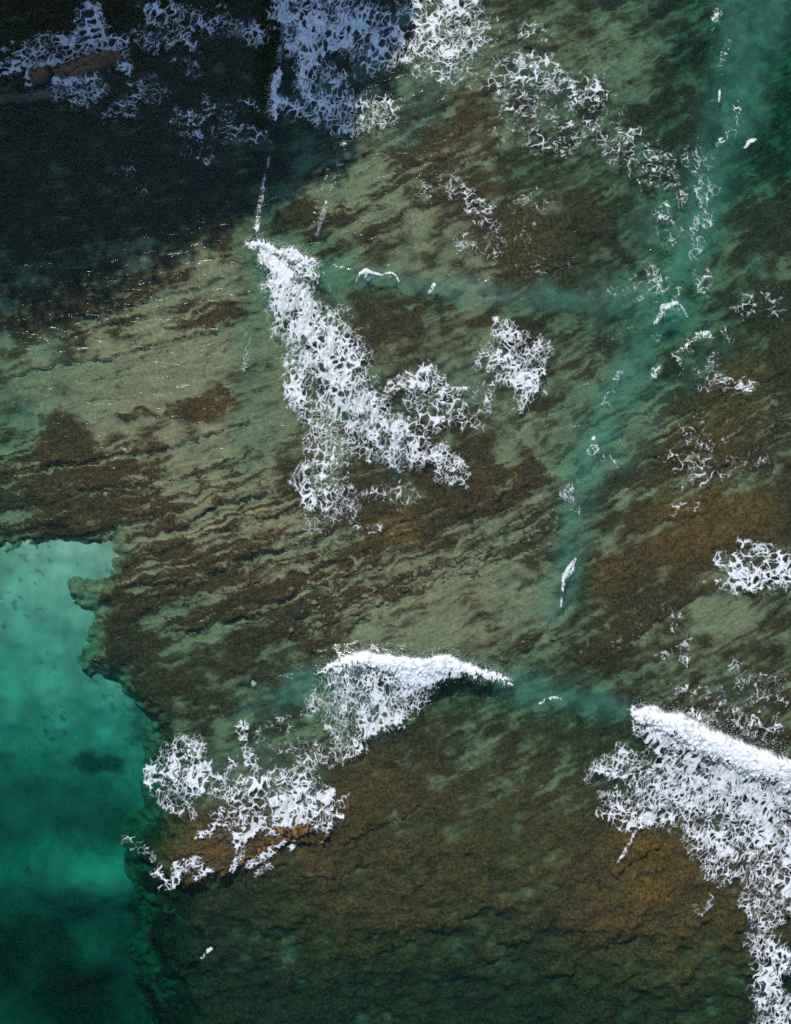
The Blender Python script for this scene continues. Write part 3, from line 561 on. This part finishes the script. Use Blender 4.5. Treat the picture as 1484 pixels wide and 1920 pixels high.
def in_poly(u, v, poly):
    ins = np.zeros(u.shape, bool); n = len(poly)
    for i in range(n):
        x0, y0 = poly[i]; x1, y1 = poly[(i + 1) % n]
        if y0 == y1: continue
        c = ((y0 > v) != (y1 > v)) & (u < (x1 - x0) * (v - y0) / (y1 - y0) + x0)
        ins ^= c
    return ins
def strata(u, v): return v + .2 * u + .00014 * u * u
def bed_fields(u, v):
    ju = (fbm(u / 45, v / 45, 201, 4, .6) - .5); jv = (fbm(u / 45, v / 45, 211, 4, .6) - .5)
    s = strata(u, v) + jv * 34
    al = lat(ALGAE_AND_SHADE, u + ju * 90, v + jv * 90) / 9.0
    dp = lat(DEPTH, u + ju * 70, v + jv * 70) / 10.0
    gd = np.zeros(u.shape, F32)
    uu = u + ju * 70; vv = v + jv * 50
    for pts in BARE:
        q, d, _ = stroke(uu, vv, pts); w = (1 - ss(.4, 1.15, q)) * d; al = al * (1 - w) + .22 * w
    for pts in BROWN:
        q, d, _ = stroke(uu, vv, pts); w = 1 - ss(.55, 1.15, q); al = np.maximum(al, w * d * .95 * (.62 + .55 * fbm(u / 11, v / 7, 225, 3, .6))); dp = dp - .12 * w * d
    for pts in GOLD:
        q, d, _ = stroke(uu, vv, pts); gd = np.maximum(gd, (1 - ss(.3, 1.2, q)) * d)
    # layered dip: thin shelves, each rising towards its lower rim and then dropping
    along = u * .95 - v * .25
    wob = (fbm(along / 160, s / 60, 221, 3) - .5) * 60
    sh = np.zeros(u.shape, F32)
    amp = ss(.3, .7, fbm(u / 190, v / 120, 231, 2)) * (1 - ss(1300, 1500, v) * .4)
    for per, a, sd in ((70, .22, 0), (26, .11, 5), (11, .05, 7)):
        ph = (s + wob) / per + 2 * fbm(along / (per * 4), s / (per * 1.5), 240 + sd, 2)
        fr = ph - np.floor(ph)
        sh += a * (np.clip(fr / .86, 0, 1) * (1 - ss(.86, 1.0, fr)) - .4)
    zone = np.zeros(u.shape, F32)
    for pts in ([(40, 930, 110, 1), (250, 930, 90, .9), (450, 1000, 130, 1.0), (560, 1060, 130, 1.0), (300, 1100, 100, .9)], [(700, 1080, 90, .7), (960, 960, 90, .55)], [(1200, 850, 120, .5), (1400, 760, 100, .5)], [(200, 600, 90, .5), (400, 560, 80, .4)], [(620, 420, 80, .5), (800, 300, 90, .5)], [(1200, 1620, 90, .5)]):
        q, d, _ = stroke(u, v, pts); zone = np.maximum(zone, d * (1 - ss(.5, 1.4, q)))
    z = -dp + sh * (.06 + 1.15 * zone * (.5 + .5 * amp))
    lines = fbm(along / 110, s / 5.5, 315, 4, .65)
    al = al + (lines - .5) * (1.7 * zone + .55)
    z = z + (lines - .5) * (.25 * zone + .05)
    edge = np.zeros(u.shape, F32)
    jit_v = v + jv * 22 + (noise(u / 9, v / 9, 261) - .5) * 7
    for pts, h in LEDGE:
        bu0 = min(p[0] for p in pts) - 90; bu1 = max(p[0] for p in pts) + 90; bv0 = min(p[1] for p in pts) - 90; bv1 = max(p[1] for p in pts) + 90
        m = (u > bu0) & (u < bu1) & (v > bv0) & (v < bv1)
        if not m.any(): continue
        d, sg, tp = side(u[m] + ju[m] * 14, jit_v[m], pts)
        e = ss(0, .12, tp) * (1 - ss(.88, 1, tp))
        h = h * (.45 + 1.1 * noise(tp * 14, tp * 3 + h * 50, 271))
        z[m] += e * h * np.where(sg > 0, -.34 * np.exp(-d / 16), .42 * np.exp(-d / 26)) * ss(.18, .5, noise(tp * 9 + h * 31, tp * 0 + h * 77, 275))
        al[m] += e * np.where(sg > 0, -.25 * np.exp(-d / 12), .12 * np.exp(-d / 22))
        edge[m] = np.maximum(edge[m], e * np.exp(-d / 3.0))
    # knobbly growth
    k1 = fbm(u / 16, v / 16, 281, 4, .6); k2 = fbm(u / 5, v / 5, 291, 2, .6)
    z += (k1 - .5) * (.10 + .2 * al) + (k2 - .5) * (.02 + .06 * al)
    deepen = ss(1380, 1800, v)
    z += (fbm(u / 38, v / 30, 301, 4, .55) - .5) * (.22 + 1.1 * deepen)
    al += (fbm(u / 38, v / 30, 301, 4, .55) - .5) * (.5 + .7 * deepen)
    al += (fbm(along / 60, s / 16, 311, 4, .6) - .5) * .55
    al = np.maximum(al, edge * .5)
    al = np.maximum(al, (.60 + .5 * (fbm(u / 60, v / 44, 305, 4, .6) - .35)) * ss(1380, 1600, v) * ss(230, 330, u))
    # the sand pool in the lower left
    qa = (fbm(u / 12, v / 12, 251, 3, .6) - .5) * 24; qb = (fbm(u / 12, v / 12, 255, 3, .6) - .5) * 24
    d, sg, tp = side(u + ju * 50 + qa, v + jv * 50 + qb, POOL)
    inside = np.where(in_poly(u + ju * 50 + qa, v + jv * 50 + qb, POOL + [(-4000, 2140), (-4000, 1052)]), d, -d)   # + on the sand side
    w = ss(0, 1, (inside + 62 + 110 * ss(1330, 1500, v)) / (92 + 130 * ss(1330, 1500, v)))
    z = z * (1 - w) + np.minimum(z, pool_floor(u, v) - .9) * w
    al = al * (1 - .7 * ss(-75, 4, inside + (fbm(u / 8, v / 8, 257, 3, .6) - .5) * 40))
    return z, np.clip(al, 0, 1), np.clip(gd, 0, 1), inside
def pool_floor(u, v):
    z = -np.interp(v, [1000, 1060, 1150, 1300, 1450, 1600, 1750, 1950, 2300], [1.6, 2.1, 2.7, 3.9, 5.8, 7.4, 8.4, 11, 12])
    z = z + (fbm(u / 90, v / 70, 401, 3, .45) - .5) * .9 + .5 * ss(120, 260, u)
    q, dd, _ = stroke(u, v, [(90, 1690, 60, 1), (180, 1700, 40, 1)]); z = z + 1.6 * (1 - ss(.0, 1.9, q))
    q, dd, _ = stroke(u, v, [(140, 1860, 46, 1)]); z = z + 1.3 * (1 - ss(.0, 1.9, q))
    return z
def weed_field(u, v):
    w = np.zeros(u.shape, F32)
    uj = u + (fbm(u / 34, v / 34, 411, 4) - .5) * 60; vj = v + (fbm(u / 34, v / 34, 421, 4) - .5) * 56
    for pts in ([(120, 1458, 20, .7), (165, 1450, 34, .85), (200, 1445, 22, .8)], [(145, 1240, 12, .9), (165, 1232, 10, .9)], [(-60, 1850, 130, .9), (40, 1800, 60, .8), (70, 1880, 90, .85)], [(250, 1760, 50, .9), (240, 1860, 60, .85), (180, 1800, 40, .7)], [(90, 1960, 150, .9)], [(0, 1780, 120, .55), (120, 1790, 100, .6)], [(-60, 1560, 120, .5), (60, 1540, 110, .5), (170, 1560, 80, .6)], [(60, 1560, 34, .45), (130, 1590, 40, .4)], [(10, 1400, 30, .3)], [(120, 1540, 60, .35)],
                [(230, 1390, 20, .6), (245, 1330, 14, .5)], [(40, 1740, 30, .6)], [(60, 1640, 50, .3)], [(190, 1330, 10, .5)], [(55, 1075, 8, .5)], [(130, 1055, 8, .4)]):
        q, d, _ = stroke(uj, vj, pts); w = np.maximum(w, d * (1 - ss(.3, 1.3, q)))
    return np.maximum(w, .5 * ss(.62, .75, fbm(u / 12, v / 9, 431, 3)) * ss(.5, .6, fbm(u / 60, v / 60, 441, 2)))

cu = stretched(-160, 1644, 3.1); cv = stretched(-160, 2080, 3.1)
U, V = np.meshgrid(cu.astype(F32), cv.astype(F32))
BZ, BA, BG, BIN = bed_fields(U, V)
far = np.clip(np.maximum(np.maximum(-160 - U, U - 1644), np.maximum(-160 - V, V - 2080)) / 1500, 0, 1)
BZ = BZ * (1 - far) - 6 * far
BZ = np.minimum(BZ, -.10)
sx = (U * .95 - V * .25) * S * .25; sy = strata(U, V) * S * 2.2
me = mesh_np('reef_bed', np.stack([wx(U), wy(V), BZ], -1).reshape(-1, 3), grid_faces(len(cu), len(cv)),
             {'algae': BA.ravel(), 'gold': BG.ravel(), 'strata': np.stack([sx, sy, np.zeros_like(sx)], -1).reshape(-1, 3)})
reef = tag(link('reef_bed', me, M['reef']), 'layered rock reef with brown weed lying under clear shallow water', kind='structure')

pu_ = np.arange(-400, 330, 4.0); pv_ = np.arange(990, 2110, 4.0)
PU, PV = np.meshgrid(pu_.astype(F32), pv_.astype(F32))
_, _, _, PIN = bed_fields(PU, PV)
PZ = pool_floor(PU, PV) - 6 * (1 - ss(-72, -26, PIN))
me = mesh_np('sand_floor', np.stack([wx(PU), wy(PV), PZ], -1).reshape(-1, 3), grid_faces(len(pu_), len(pv_)), {'weed': weed_field(PU, PV).ravel()})
tag(link('sand_floor', me, M['sand']), 'pale sand floor of the turquoise pool at the lower left', kind='structure')

# ------------------------------------------------------------------ the sea: one closed body of water
cu2 = stretched(-160, 1644, 4.0); cv2 = stretched(-160, 2080, 4.0)
WU, WV = np.meshgrid(cu2.astype(F32), cv2.astype(F32))
WZ = swell(WU, WV); n_u, n_v = len(cu2), len(cv2)
core_u = np.arange(-160, 1645, 4.0); iu0 = int(np.argmin(abs(cu2 + 160))); iv0 = int(np.argmin(abs(cv2 + 160)))
WC = WZ[iv0:iv0 + len(np.arange(-160, 2080.1, 4.0)), iu0:iu0 + len(core_u)]
def water_z(u, v):
    x = np.clip((u + 160) / 4, 0, WC.shape[1] - 1.001); y = np.clip((v + 160) / 4, 0, WC.shape[0] - 1.001)
    ix = x.astype(int); iy = y.astype(int); fx = x - ix; fy = y - iy
    return (WC[iy, ix] * (1 - fx) + WC[iy, ix + 1] * fx) * (1 - fy) + (WC[iy + 1, ix] * (1 - fx) + WC[iy + 1, ix + 1] * fx) * fy
top = np.stack([wx(WU), wy(WV), WZ], -1).reshape(-1, 3)
per = np.concatenate([np.arange(n_u), np.arange(1, n_v) * n_u + n_u - 1, (n_v - 1) * n_u + np.arange(n_u - 2, -1, -1), np.arange(n_v - 2, 0, -1) * n_u]).astype(np.int32)
low = top[per].copy(); low[:, 2] = -16.0
nb = len(top); pn = len(per); k = np.arange(pn); k2 = (k + 1) % pn
skirt = np.stack([per, per[k2], nb + k2, nb + k], -1)
me = mesh_np('sea', np.concatenate([top, low]), np.concatenate([grid_faces(n_u, n_v), skirt[:, ::-1]]).astype(np.int32))
bm = bmesh.new(); bm.from_mesh(me); bm.verts.ensure_lookup_table()
bm.faces.new([bm.verts[nb + i] for i in range(pn)][::-1]); bmesh.ops.recalc_face_normals(bm, faces=bm.faces[-1:] ); bm.to_mesh(me); bm.free()
tag(link('sea', me, M['water']), 'clear green sea water with swell lines over the reef', kind='structure')

# ------------------------------------------------------------------ headland whose shadow falls over the upper left
HH = 38.0; SH = HH / math.tan(ELEV) / S
SHADOW = [(830,-420),(770,-200),(735,-110),(752,-50),(718,0),(726,60),(690,100),(668,150),(620,172),(606,205),(622,250),(604,285),(550,318),(505,358),(430,376),(370,400),(300,415),(200,430),(100,455),(-50,480),(-200,500),(-600,530),(-1000,600)]
edge_pts = []
for (a0, b0), (a1, b1) in zip(SHADOW[:-1], SHADOW[1:]):
    n = max(1, int(math.hypot(a1 - a0, b1 - b0) / 16))
    edge_pts += [(a0 + (a1 - a0) * i / n, b0 + (b1 - b0) * i / n) for i in range(n)]
bmh = bmesh.new(); rings = []
for zi, (zf, outw) in enumerate([(-.1, 3.2), (.04, 2.6), (.2, 1.9), (.42, 1.3), (.65, .8), (.85, .3), (1.0, 0), (1.03, -2.0), (1.1, -12), (1.2, -40)]):
    ring = []
    for i, (a, b) in enumerate(edge_pts):
        x = float(wx(a - TRAV.x * SH)); y = float(wy(b + TRAV.y * SH))
        nx, ny = -TRAV.x * -1, TRAV.y                     # outwards is roughly with the light
        p = Vector((x * .12, y * .12, zf * 3))
        j = mnoise.fractal(p, 1.0, 2.0, 4) * (1.6 if 0 <= zf < .99 else .9)
        w = outw + j + (0 if zf < 1.0 else -abs(j))
        if zf == 1.0: w = .5 * mnoise.fractal(Vector((x * .7, y * .7, 0)), 1.0, 2.0, 3)
        ring.append(bmh.verts.new((x + nx * w * .6 + .4 * w, y + ny * w, HH * zf + (mnoise.noise(p * 4) * .8 if zf > 0 else 0) * (0 if zf == 1.0 else 1))))
    rings.append(ring)
for r0, r1 in zip(rings[:-1], rings[1:]):
    for i in range(len(r0) - 1): bmh.faces.new((r0[i], r0[i + 1], r1[i + 1], r1[i]))
back = [bmh.verts.new((v.co.x - 60, v.co.y + 90, HH * 1.25)) for v in rings[-1]]
for i in range(len(back) - 1): bmh.faces.new((rings[-1][i], rings[-1][i + 1], back[i + 1], back[i]))
foot = [bmh.verts.new((v.co.x - 8, v.co.y + 20, -6)) for v in back]
for i in range(len(back) - 1): bmh.faces.new((back[i], back[i + 1], foot[i + 1], foot[i]))
for q in (0, -1):
    loop = [r[q] for r in rings] + [back[q], foot[q]]
    bmh.faces.new(loop)
bmesh.ops.recalc_face_normals(bmh, faces=bmh.faces)
me = bpy.data.meshes.new('headland'); bmh.to_mesh(me); bmh.free()
tag(link('headland', me, M['cliff']), 'rock headland standing beyond the upper left corner of the picture', kind='structure')

# scrub along the headland's rim: unseen leaves added to feather the shadow's edge
rs = np.random.RandomState(3); lv = []
ep = np.array(edge_pts); ep = ep[(ep[:, 0] > -420)]
for _ in range(22000):
    u_, b_ = ep[rs.randint(len(ep))] + rs.uniform(-8, 8, 2)
    hmax = 11.0 * min(1, max(.32, (560 - u_) / 420)); hz = hmax * (1 - math.sqrt(rs.rand()))
    lv.append((float(wx(u_ - TRAV.x * SH)) + rs.normal(0, .4) + (1.6 * rs.rand() if u_ > 560 else 0), float(wy(b_ + TRAV.y * SH)) + 1.0 + rs.uniform(-.5, 5.0), HH - .3 + hz))
lv = np.array(lv); nl = len(lv)
d1 = rs.normal(size=(nl, 3)); d1 /= np.linalg.norm(d1, axis=1)[:, None]; d2 = np.cross(d1, rs.normal(size=(nl, 3))); d2 /= np.linalg.norm(d2, axis=1)[:, None]
sz = rs.uniform(.22, .5, (nl, 1)); q4 = np.stack([lv - d1 * sz, lv + d2 * sz * .6, lv + d1 * sz, lv - d2 * sz * .6], 1).reshape(-1, 3)
hl = bpy.data.objects['headland']
o = link('shadow_softener', mesh_np('shadow_softener', q4, np.arange(nl * 4, dtype=np.int32).reshape(-1, 4), smooth=False), M['weed'], hl); o['kind'] = 'stuff'

# ------------------------------------------------------------------ rocks
def slab(poly, st, zfun, jit=5, margin=5, low=-1.6):
    """an uneven rock body standing on the outline poly; returns a closed-edged mesh"""
    a0 = min(p[0] for p in poly) - 10; a1 = max(p[0] for p in poly) + 10; b0 = min(p[1] for p in poly) - 10; b1 = max(p[1] for p in poly) + 10
    gu = np.arange(a0, a1, st, dtype=F32); gv = np.arange(b0, b1, st, dtype=F32)
    u, v = np.meshgrid(gu, gv)
    uj = u + (fbm(u / 9, v / 9, 501, 3) - .5) * jit * 2; vj = v + (fbm(u / 9, v / 9, 511, 3) - .5) * jit * 2
    d, _, _ = side(uj, vj, list(poly) + [poly[0]])
    d = np.where(in_poly(uj, vj, poly), d, -d)
    z = zfun(u, v, d)
    z = np.where(d < 0, np.maximum(low, z + d * .45), z)
    f = grid_faces(len(gu), len(gv)); keep = (d.ravel()[f] > -margin).any(1); f = f[keep]
    used = np.unique(f); remap = np.full(u.size, -1, np.int32); remap[used] = np.arange(len(used))
    co = np.stack([wx(u), wy(v), z], -1).reshape(-1, 3)[used]
    return co, remap[f]
def root(name, u, v, z, label, cat, group=None):
    e = bpy.data.objects.new(name, None); col.objects.link(e); e.location = (float(wx(u)), float(wy(v)), z); e.empty_display_size = .3
    return tag(e, label, cat, group)
def part(name, co, f, mat, par, attrs=None, smooth=True):
    co = np.asarray(co, float) - np.array(par.location)
    return link(name, mesh_np(name, co, f, attrs, smooth), mat, par)
def boulder_mesh(name, seed, sub=2, rough=.45, squash=.62):
    """a broken, angular rock: the hull of random points, its edges rounded a little and roughened"""
    r = random.Random(int(seed * 1000)); bm = bmesh.new()
    for _ in range(13 + int(6 * r.random())):
        p = Vector((r.gauss(0, 1), r.gauss(0, 1), r.gauss(0, 1))).normalized() * r.uniform(.78, 1.12); p.z *= squash; bm.verts.new(p)
    g = bmesh.ops.convex_hull(bm, input=bm.verts)
    bmesh.ops.delete(bm, geom=[e for e in g['geom_interior'] if isinstance(e, bmesh.types.BMVert)], context='VERTS')
    if sub > 2:
        bmesh.ops.bevel(bm, geom=list(bm.edges), offset=.10, segments=1, affect='EDGES', profile=.5)
        bmesh.ops.triangulate(bm, faces=bm.faces)
        bmesh.ops.subdivide_edges(bm, edges=bm.edges, cuts=1 if sub == 3 else 3, use_grid_fill=True)
        off = Vector((seed * 7.3, seed * 3.1, seed * 5.7))
        for v in bm.verts: v.co += v.co.normalized() * rough * .22 * mnoise.fractal(v.co * 2.6 + off, 1.0, 2.0, 3)
    bmesh.ops.recalc_face_normals(bm, faces=bm.faces)
    me = bpy.data.meshes.new(name); bm.to_mesh(me); bm.free()
    for p in me.polygons: p.use_smooth = sub > 3
    return me

RIDGE = [(92,128),(117,123),(140,116),(158,108),(190,104),(222,100),(228,105),(208,121),(177,132),(145,143),(104,146),(95,138)]
def zr(u, v, d):
    al = (u * .95 - v * .3); ac = (u * .3 + v * .95)
    return -.5 + 1.5 * ss(-2, 8, d) + .55 * ss(4, 16, d) + (fbm(al / 30, ac / 5, 521, 4, .6, True) - .5) * 1.2 + (fbm(u / 5, v / 5, 531, 3, .6) - .5) * .4 - .03 * (v - 122)
rt = root('rock_ridge', 160, 124, -.5, 'long brown rock ridge rising from the dark shaded water, upper left', 'rock')
part('ridge_slab', *slab(RIDGE, 1.1, zr), M['ridge'], rt)
END = [(58,132),(76,126),(92,126),(96,138),(88,146),(72,152),(64,160),(57,154),(52,142)]
part('end_block', *slab(END, 1.1, lambda u, v, d: -.5 + 1.0 * ss(-2, 7, d) + .3 * ss(2, 10, d) + (fbm(u / 14, v / 6, 541, 4, .6, True) - .5) * .6 - .02 * (v - 140), jit=4), M['ridge'], rt)
LOWS = [(40,170),(70,160),(100,164),(96,178),(70,184),(40,186),(-40,190),(-40,172)]
part('low_shelf', *slab(LOWS, 1.6, lambda u, v, d: -.6 + .55 * ss(-2, 10, d) + (fbm(u / 14, v / 6, 551, 4, .6, True) - .5) * .4, jit=4), M['ridge'], rt)
for k, (a, b, r) in enumerate([(110, 168, 7), (132, 162, 6), (190, 140, 6), (236, 118, 6), (60, 168, 6), (150, 168, 8), (205, 132, 5)]):
    o = link('boulder', boulder_mesh('boulder', 40 + k, 3, .4), M['ridge'], rt)
    o.location = Vector((float(wx(a)), float(wy(b)), -.22)) - rt.location; o.scale = (r * S, r * S * .8, r * S); o.rotation_euler = (0, 0, k)

OUT = [(322,1600),(350,1578),(378,1562),(400,1552),(440,1556),(466,1572),(500,1562),(540,1548),(585,1546),(606,1556),(596,1570),(560,1576),(522,1586),(490,1602),(462,1612),(438,1640),(400,1650),(372,1652),(340,1640),(324,1622)]
def zo(u, v, d):
    al = (u * .93 - v * .36); ac = (u * .36 + v * .93)
    rise = ss(310, 420, u) * .42 + ss(440, 560, u) * .25 - .16
    return -.98 + (.42 + rise) * ss(-2, 14, d) + (fbm(al / 26, ac / 9, 561, 4, .6, True) - .5) * .5 + (fbm(u / 6, v / 6, 571, 3, .6) - .5) * .28
ro = root('rock_outcrop', 430, 1605, -.6, 'orange-brown rock outcrop awash under lacy foam, lower left', 'rock')
OC, OF = slab(OUT, 1.5, zo); part('rock_platform', OC, OF, M['rock'], ro)
rng = np.random.RandomState(5)
BOULD = [(460,1606,8),(468,1601,7),(478,1604,9),(486,1598,8),(494,1590,8),(499,1578,10),(506,1572,8),(512,1580,7),(520,1572,8),(527,1564,9),(534,1568,10),(540,1558,10),(546,1566,9),(552,1558,9),(558,1552,9),(564,1560,8),(570,1554,9),(576,1550,7),(544,1574,6),(534,1577,6),
         (452,1612,6),(488,1608,6),(518,1556,6),(604,1572,7),(612,1566,6)]
bms = [boulder_mesh('boulder', k, 3, .5, .75) for k in range(6)]
for b in bms: b.materials.append(M['orange'])
for k, (a, b, r) in enumerate(BOULD):
    o = bpy.data.objects.new('boulder', bms[k % 6]); col.objects.link(o); o.parent = ro
    zz = float(zo(np.array([a], F32), np.array([b], F32), np.array([8], F32))[0])
    a += rng.normal(0, 3); b += rng.normal(0, 3)
    o.location = Vector((float(wx(a)), float(wy(b)), max(zz, -.05) + .12)) - ro.location
    r = r * rng.choice([.55, .8, 1.0, 1.35], p=[.25, .3, .3, .15]); o.scale = (r * S * rng.uniform(.8, 1.3), r * S * rng.uniform(.55, .9), r * S * rng.uniform(.6, 1.0)); o.rotation_euler = (rng.uniform(-.3, .3), rng.uniform(-.3, .3), rng.uniform(0, 6.28))

def bed_z(u, v):
    iu = np.clip(np.searchsorted(cu, u), 0, len(cu) - 1); iv = np.clip(np.searchsorted(cv, v), 0, len(cv) - 1)
    return float(BZ[iv, iu])
# single rocks that can be told apart under the water
for (a, b, r, sy_, rz, mk, name, lab) in [
    (474, 1284, 8, .8, .3, 'sand', 'sunken_boulder', 'pale squarish boulder lying alone on dark weed, left of the lower breaker'),
    (560, 1153, 26, .55, .25, 'weed', 'sunken_rock', 'dark craggy rock hump below the middle of the left reef'),
    (988, 888, 34, .45, .35, 'weed', 'sunken_rock', 'dark oval reef hump right of the end of the central breaker'),
    (760, 992, 36, .3, .42, 'rock', 'sunken_rock', 'orange-brown tilted slab just under water below the central breaker'),
    (1306, 1700, 10, .6, .4, 'stone', 'sunken_boulder', 'small brown stone beside the foam ring, lower right'),
    (1018, 1480, 8, .6, .5, 'stone', 'sunken_boulder', 'small pale stone on dark green bed left of the corner breaker'),
    (640, 1545, 20, .6, .3, 'rock', 'sunken_rock', 'brown rock lump at the right end of the orange outcrop')]:
    o = link(name, boulder_mesh(name, a * .1, 4, .5, .5), M[mk]); tag(o, lab, 'rock')
    zb = bed_z(a, b); o.location = (float(wx(a)), float(wy(b)), min(zb + .05, -.15 - r * S * .28)); o.scale = (r * S, r * S * sy_, min(r * S, .8) * .8); o.rotation_euler = (0, 0, rz)
# loose stones on the reef, in bands along the layers
stones = [boulder_mesh('stone', 60 + k, 2, .4, .6) for k in range(8)]
for s_ in stones: s_.materials.append(M['stone'])
BANDS = [((700,1120),(1060,985),30,90),((560,1110),(720,1040),30,50),((520,1200),(720,1130),26,34),((900,1250),(1120,1180),34,24),((300,1150),(520,1060),26,30),((200,920),(460,860),20,16),((1080,1240),(1240,1180),30,20)]
cnt = 0
for (p0, p1, wd, n) in BANDS:
    for _ in range(n):
        t = rng.rand(); a = p0[0] + (p1[0] - p0[0]) * t + rng.normal(0, wd * .5); b = p0[1] + (p1[1] - p0[1]) * t + rng.normal(0, wd * .5); r = rng.uniform(3, 6.5) * (1.5 if rng.rand() < .12 else 1)
        o = bpy.data.objects.new('stone', stones[cnt % 8]); col.objects.link(o); o.parent = reef; cnt += 1
        o.location = (float(wx(a)), float(wy(b)), min(bed_z(a, b) + .04, -.1 - r * S * .5)); o.scale = (r * S, r * S * rng.uniform(.6, .95), r * S * .8); o.rotation_euler = (0, 0, rng.uniform(0, 6.28))

# ------------------------------------------------------------------ foam, breaking crests, spray
FS = 1.0
FU, FV, FC, FD, FO, FH, FCR = foam_fields(-60, 1544, -60, 1980, FS)
fz = water_z(FU, FV) + .03 + .03 * FC * np.clip(FD, 0, 1) + FH
rock_m = in_poly(FU, FV, OUT); dO, _, _ = side(FU[rock_m], FV[rock_m], list(OUT) + [OUT[0]])
fz[rock_m] = np.maximum(fz[rock_m], zo(FU[rock_m], FV[rock_m], dO) + .05)
fz += (fbm(FU / 7, FV / 7, 601, 3, .6, True) - .4) * .07 * ss(.5, .95, FD) * FC
nvF, nuF = FU.shape
cells = np.maximum(np.maximum(FC[:-1, :-1], FC[1:, :-1]), np.maximum(FC[:-1, 1:], FC[1:, 1:])) > .15
co_all = np.stack([wx(FU), wy(FV), fz], -1).reshape(-1, 3).astype(F32); cov_all = (FC ** 2.2).ravel()
fi = np.arange(nuF * nvF, dtype=np.int32).reshape(nvF, nuF)
ownc = np.maximum(np.maximum(FO[:-1, :-1], FO[1:, :-1]), np.maximum(FO[:-1, 1:], FO[1:, 1:])); crest_c = FCR[:-1, :-1] > .3
def foam_part(mask):
    j, i = np.nonzero(mask)
    f = np.stack([fi[j, i], fi[j + 1, i], fi[j + 1, i + 1], fi[j, i + 1]], -1)
    used = np.unique(f); remap = np.zeros(fi.size, np.int32); remap[used] = np.arange(len(used))
    return co_all[used], remap[f], cov_all[used]
drop = bmesh.new(); bmesh.ops.create_icosphere(drop, subdivisions=1, radius=1); dco = np.array([v.co[:] for v in drop.verts]); dfa = np.array([[v.index for v in f.verts] for f in drop.faces]); drop.free()
GROUPS = {'foam_patch': ('foam patch', 'foam patches on the water'), 'breaking_wave': ('wave', 'breaking waves'), 'whitecap': ('whitecap', 'small whitecaps')}
for pi, P in enumerate(FOAM):
    m = cells & (ownc == pi)
    if not m.any(): continue
    cat, grp = GROUPS[P[0]]
    if P[0] != 'breaking_wave':
        c, f, a = foam_part(m); o = link(P[0], mesh_np(P[0], c, f, {'cover': a}), M['foam']); tag(o, P[1], cat, grp, 'stuff' if any(w in P[1] for w in ('threads', 'flecks', 'crumbs', 'streaks', 'wisp', 'web', 'star')) else None); continue
    x0, y0 = P[5][0][1][:2]
    e = root('breaking_wave', x0, y0, 0, P[1], cat, grp)
    c, f, a = foam_part(m & ~crest_c); part('foam_lace', c, f, M['foam'], e, {'cover': a})
    if (m & crest_c).any():
        c, f, a = foam_part(m & crest_c); part('crest', c, f, M['foam'], e, {'cover': a})
    key = [k for k in CREST if P[1].startswith(k)][0]
    pts = []
    for pl in CREST[key][:1]:
        for (p, q) in zip(pl[:-1], pl[1:]):
            n = int(math.hypot(q[0] - p[0], q[1] - p[1]) * 3.5)
            for _ in range(n):
                t = rng.rand(); r = p[2] + (q[2] - p[2]) * t; h = p[3] + (q[3] - p[3]) * t
                dx, dy = q[0] - p[0], q[1] - p[1]; L = math.hypot(dx, dy); off = r * .75 + abs(rng.normal(0, 1)) * (3 + r * .35); sgn = 1 if rng.rand() < .85 else -1
                nx, ny = dy / L * sgn, -dx / L * sgn
                if key in ('large foam mass',): nx, ny = -abs(nx), ny
                a_, b_ = p[0] + dx * t + nx * off, p[1] + dy * t + ny * off
                pts.append((a_, b_, float(water_z(np.array([a_]), np.array([b_]))[0]) + h * rng.uniform(.1, .9), rng.uniform(.010, .034)))
    pts = np.array(pts)
    base = np.stack([wx(pts[:, 0]), wy(pts[:, 1]), pts[:, 2]], -1)
    cc = (base[:, None, :] + dco[None] * pts[:, 3][:, None, None]).reshape(-1, 3)
    ff = (np.arange(len(pts))[:, None, None] * len(dco) + dfa[None]).reshape(-1, 3).astype(np.int32)
    s_ = part('spray', cc, ff, M['spray'], e); s_['kind'] = 'stuff'

# milky clouds of bubbles just under the surface
gu_ = np.arange(-60, 1545, 5.0); gv_ = np.arange(-60, 1981, 5.0)
QU, QV = np.meshgrid(gu_.astype(F32), gv_.astype(F32)); PL = np.zeros(QU.shape, F32)
ju = (fbm(QU / 30, QV / 30, 701, 4, .6) - .5) * 60; jv = (fbm(QU / 30, QV / 30, 711, 4, .6) - .5) * 60
for pts in PLUME:
    q, d, _ = stroke(QU + ju, QV + jv, pts); PL = np.maximum(PL, d * (1 - ss(.0, 1.25, q)))
PL = np.clip(PL * (.6 + .8 * ss(.25, .85, fbm(QU / 24, QV / 24, 721, 5, .65))), 0, .8) * .78
iq = np.clip(np.searchsorted(cu, gu_), 0, len(cu) - 1); jq = np.clip(np.searchsorted(cv, gv_), 0, len(cv) - 1)
zq = np.maximum(.3 * water_z(QU, QV) - .75, BZ[np.ix_(jq, iq)] + .12)
for _ in range(4):
    zq[1:-1, 1:-1] = np.maximum(zq[1:-1, 1:-1], .25 * (zq[:-2, 1:-1] + zq[2:, 1:-1] + zq[1:-1, :-2] + zq[1:-1, 2:]))
zq = np.minimum(zq, water_z(QU, QV) - .06)
f = grid_faces(len(gu_), len(gv_)); keep = (PL.ravel()[f] > .015).any(1); f = f[keep]
used = np.unique(f); remap = np.zeros(QU.size, np.int32); remap[used] = np.arange(len(used))
me = mesh_np('bubble_cloud', np.stack([wx(QU), wy(QV), zq], -1).reshape(-1, 3)[used], remap[f], {'cover': PL.ravel()[used]})
tag(link('bubble_cloud', me, M['plume']), 'milky teal clouds of bubbles under the swell crests', 'bubbles', kind='stuff')
